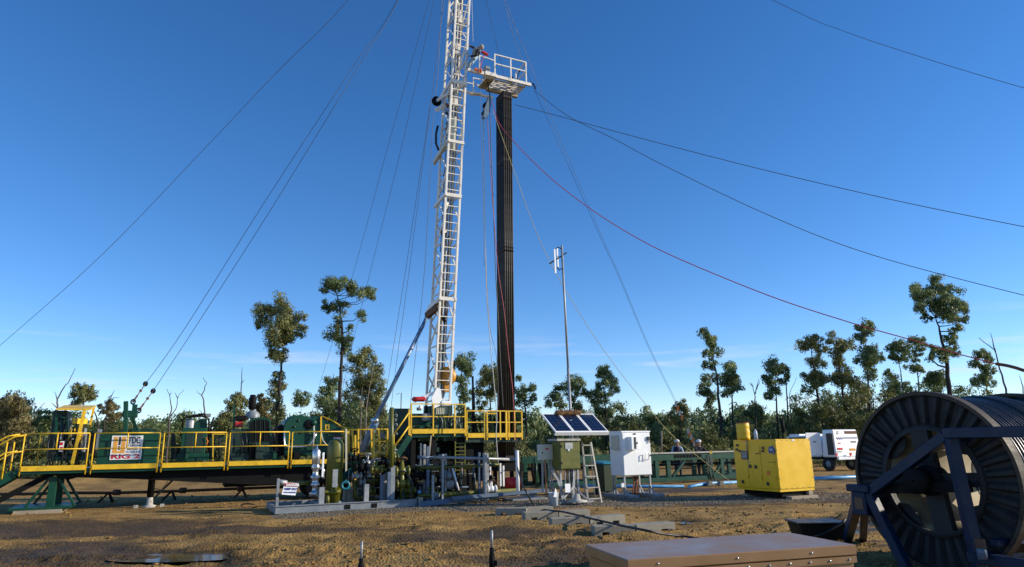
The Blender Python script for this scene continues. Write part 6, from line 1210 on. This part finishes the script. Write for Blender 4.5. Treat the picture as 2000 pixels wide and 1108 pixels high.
wirecurve('guy_wire', 'thin guy wire passing left of the tallest left gum', 'guy wire', prof_(CR, None, 28, 46, [(838,0),(765,260),(694,520),(649,670),(623,756),(590,870)]), .010, group=G)
wirecurve('guy_wire', 'thin guy wire passing through the crown of the tallest left gum', 'guy wire', prof_(CR, None, 28, 46, [(848,0),(786,280),(725,524),(695,645),(680,710),(655,830),(645,885)]), .010, group=G)
wirecurve('guy_wire', 'dark guy wire close to the left of the mast, reaching lowest left', 'guy wire', prof_(CR, None, 27, 34, [(868,0),(845,176),(829,298),(799,530),(771,735),(755,880)]), .010, group=G)
wirecurve('guy_wire', 'dark wire nearest the left side of the mast', 'guy wire', prof_(None, None, 27, 30, [(864,-20),(856,130),(845,250),(829,530),(805,756),(796,880)]), .011, group=G)
wirecurve('guy_wire', 'faint thin wire beside the dark guy wire left of the mast', 'guy wire', prof_(None, None, 27, 38, [(843,190),(804,448),(792,530),(760,730),(742,850)]), .010, group=G)
wirecurve('guy_wire', 'left of two close guy wires falling behind the people', 'guy wire', prof_(CR, None, 28, 50, [(984,0),(1018,114),(1078,252),(1171,460),(1212,549),(1266,678),(1317,782),(1364,884)]), .010, group=G)
wirecurve('guy_wire', 'right of two close guy wires falling behind the people', 'guy wire', prof_(CR, None, 28, 50, [(988,-2),(1029,108),(1080,238),(1174,458),(1214,548),(1268,677),(1319,781),(1366,884)]), .010, group=G)
wirecurve('guy_wire', 'faint wire above the derrickman dropping to the monkey board', 'wire', prof_(None, None, 27, 25, [(944,-20),(949,0),(967,75),(985,150)]), .009, group=G)
wirecurve('guy_wire', 'upper guy wire crossing the top right corner of the sky', 'guy wire', prof_(CR, None, 24, 17, [(1508,0),(1640,58),(1800,112),(2000,172),(2200,224)]), .009, group=G)
wirecurve('stay_line', 'sagging line from the monkey board tip to the right edge, lower of two', 'stay line', prof_(None, None, 23.5, 18, [(1043,176),(1108,226),(1200,272),(1300,325),(1500,420),(1700,497),(2000,577),(2200,622)]), .011)
wirecurve('stay_line', 'sagging line from the top of the standing pipes to the right edge', 'stay line', prof_(None, None, 24.3, 18, [(1006,205),(1080,224),(1150,243),(1300,283),(1500,334),(1750,392),(2000,443),(2200,480)]), .011)
wirecurve('red_hose', 'long sagging red hose from the hook block to the right edge', 'hose', prof_(None, None, 24, 15, [(960,196),(975,241),(1005,278),(1026,301),(1080,352),(1150,406),(1230,457),(1320,503),(1500,577),(1660,630),(1780,664),(1870,691),(1950,712)]), .013, 'redhose')
wirecurve('hose_end', 'thicker dark end of the long red hose at the right edge', 'hose', prof_(None, None, 15, 14.2, [(1945,711),(1965,714),(1985,719),(2000,724),(2060,742)]), .04, 'rust')
wirecurve('tag_line', 'pale tag line from the hook block to the ground beside the rack', 'tag line', prof_(None, None, 24, 27, [(962,215),(973,246),(991,298),(1006,340),(1051,462),(1105,568),(1184,691),(1275,807),(1316,854),(1359,889),(1436,948)]), .010, 'yrope')
wirecurve('hanging_line', 'white rope hanging from the hook block to the rig floor', 'rope', prof_(None, None, 24.6, 24.2, [(945,233),(945,300),(949,530),(955,638),(964,740),(970,810),(969,850),(973,905)]), .017, 'rope')
wirecurve('hanging_line', 'grey cable hanging close left of the white rope', 'cable', prof_(None, None, 24.6, 24.6, [(944,230),(946,400),(951,550),(957,640),(970,700),(974,800)]), .010, 'wire')
wirecurve('hanging_line', 'black cable hanging against the left side of the standing pipes', 'cable', prof_(None, None, 24.6, 24.2, [(957,215),(959,290),(964,412),(968,530),(974,638),(978,720),(983,800)]), .018, 'black')
wirecurve('hanging_line', 'red hose hanging from the hook block across the standing pipes', 'hose', prof_(None, None, 24.6, 22.9, [(951,226),(955,280),(961,380),(970,494),(976,550),(985,611),(993,692),(1001,760),(1005,830),(1007,862)]), .012, 'redhose')
wirecurve('hanging_line', 'thin dark line falling left of the pulley block', 'line', prof_(None, None, 25.2, 25.2, [(938,165),(939,250),(942,330),(946,520)]), .008, 'wire')
wirecurve('hanging_line', 'thin line falling beside the mast ladder above the derrickman', 'line', prof_(None, None, 26, 25, [(921,-20),(923,50),(924,82)]), .010, 'rope')
q = MB(); t = thing('lean_pole', 'thin black and bare pipe standing behind the rig floor railing', 'pipe', A(925,845,FB+1.2)); q.ptube([(923,735),(924,770)], FB+1.2, .045); q.ptube([(924,768),(925,800)], FB+1.2, .07); q.ptube([(925,798),(926,848)], FB+1.2, .045); q.build('pipe', 'pipe', t)
for k, (x, y, d) in enumerate(((1327,800,0),(1331,811,1),(1352,853,2),(1358,866,3))):
    pass
fl = prof_(None, None, 49, 50, [(1318,784),(1330,808),(1352,856),(1362,878)])
bt_ = thing('marker_flags', 'orange and white flag tape tied along the far guy wire end', 'flag tape', fl[0], None, False)
for k in range(12):
    p = fl[0].lerp(fl[-1], k/11 if k < 4 else .55+.45*(k-4)/7); q = MB(); q.prism([p,p+Vector((.16,0,-.05)),p+Vector((.1,0,-.42)),p+Vector((-.04,0,-.38))],(0,.02,0)); q.build('flag','orange' if k%2 else 'rope',bt_)
fp = thing('fence_post', 'thin grey post standing in the scrub right of the white cabinet', 'post', at(1292,885,44), None, False); q = MB(); q.tube([at(1292,895,44),at(1292,842,44)],.05,6); q.build('shaft','palebark',fp)
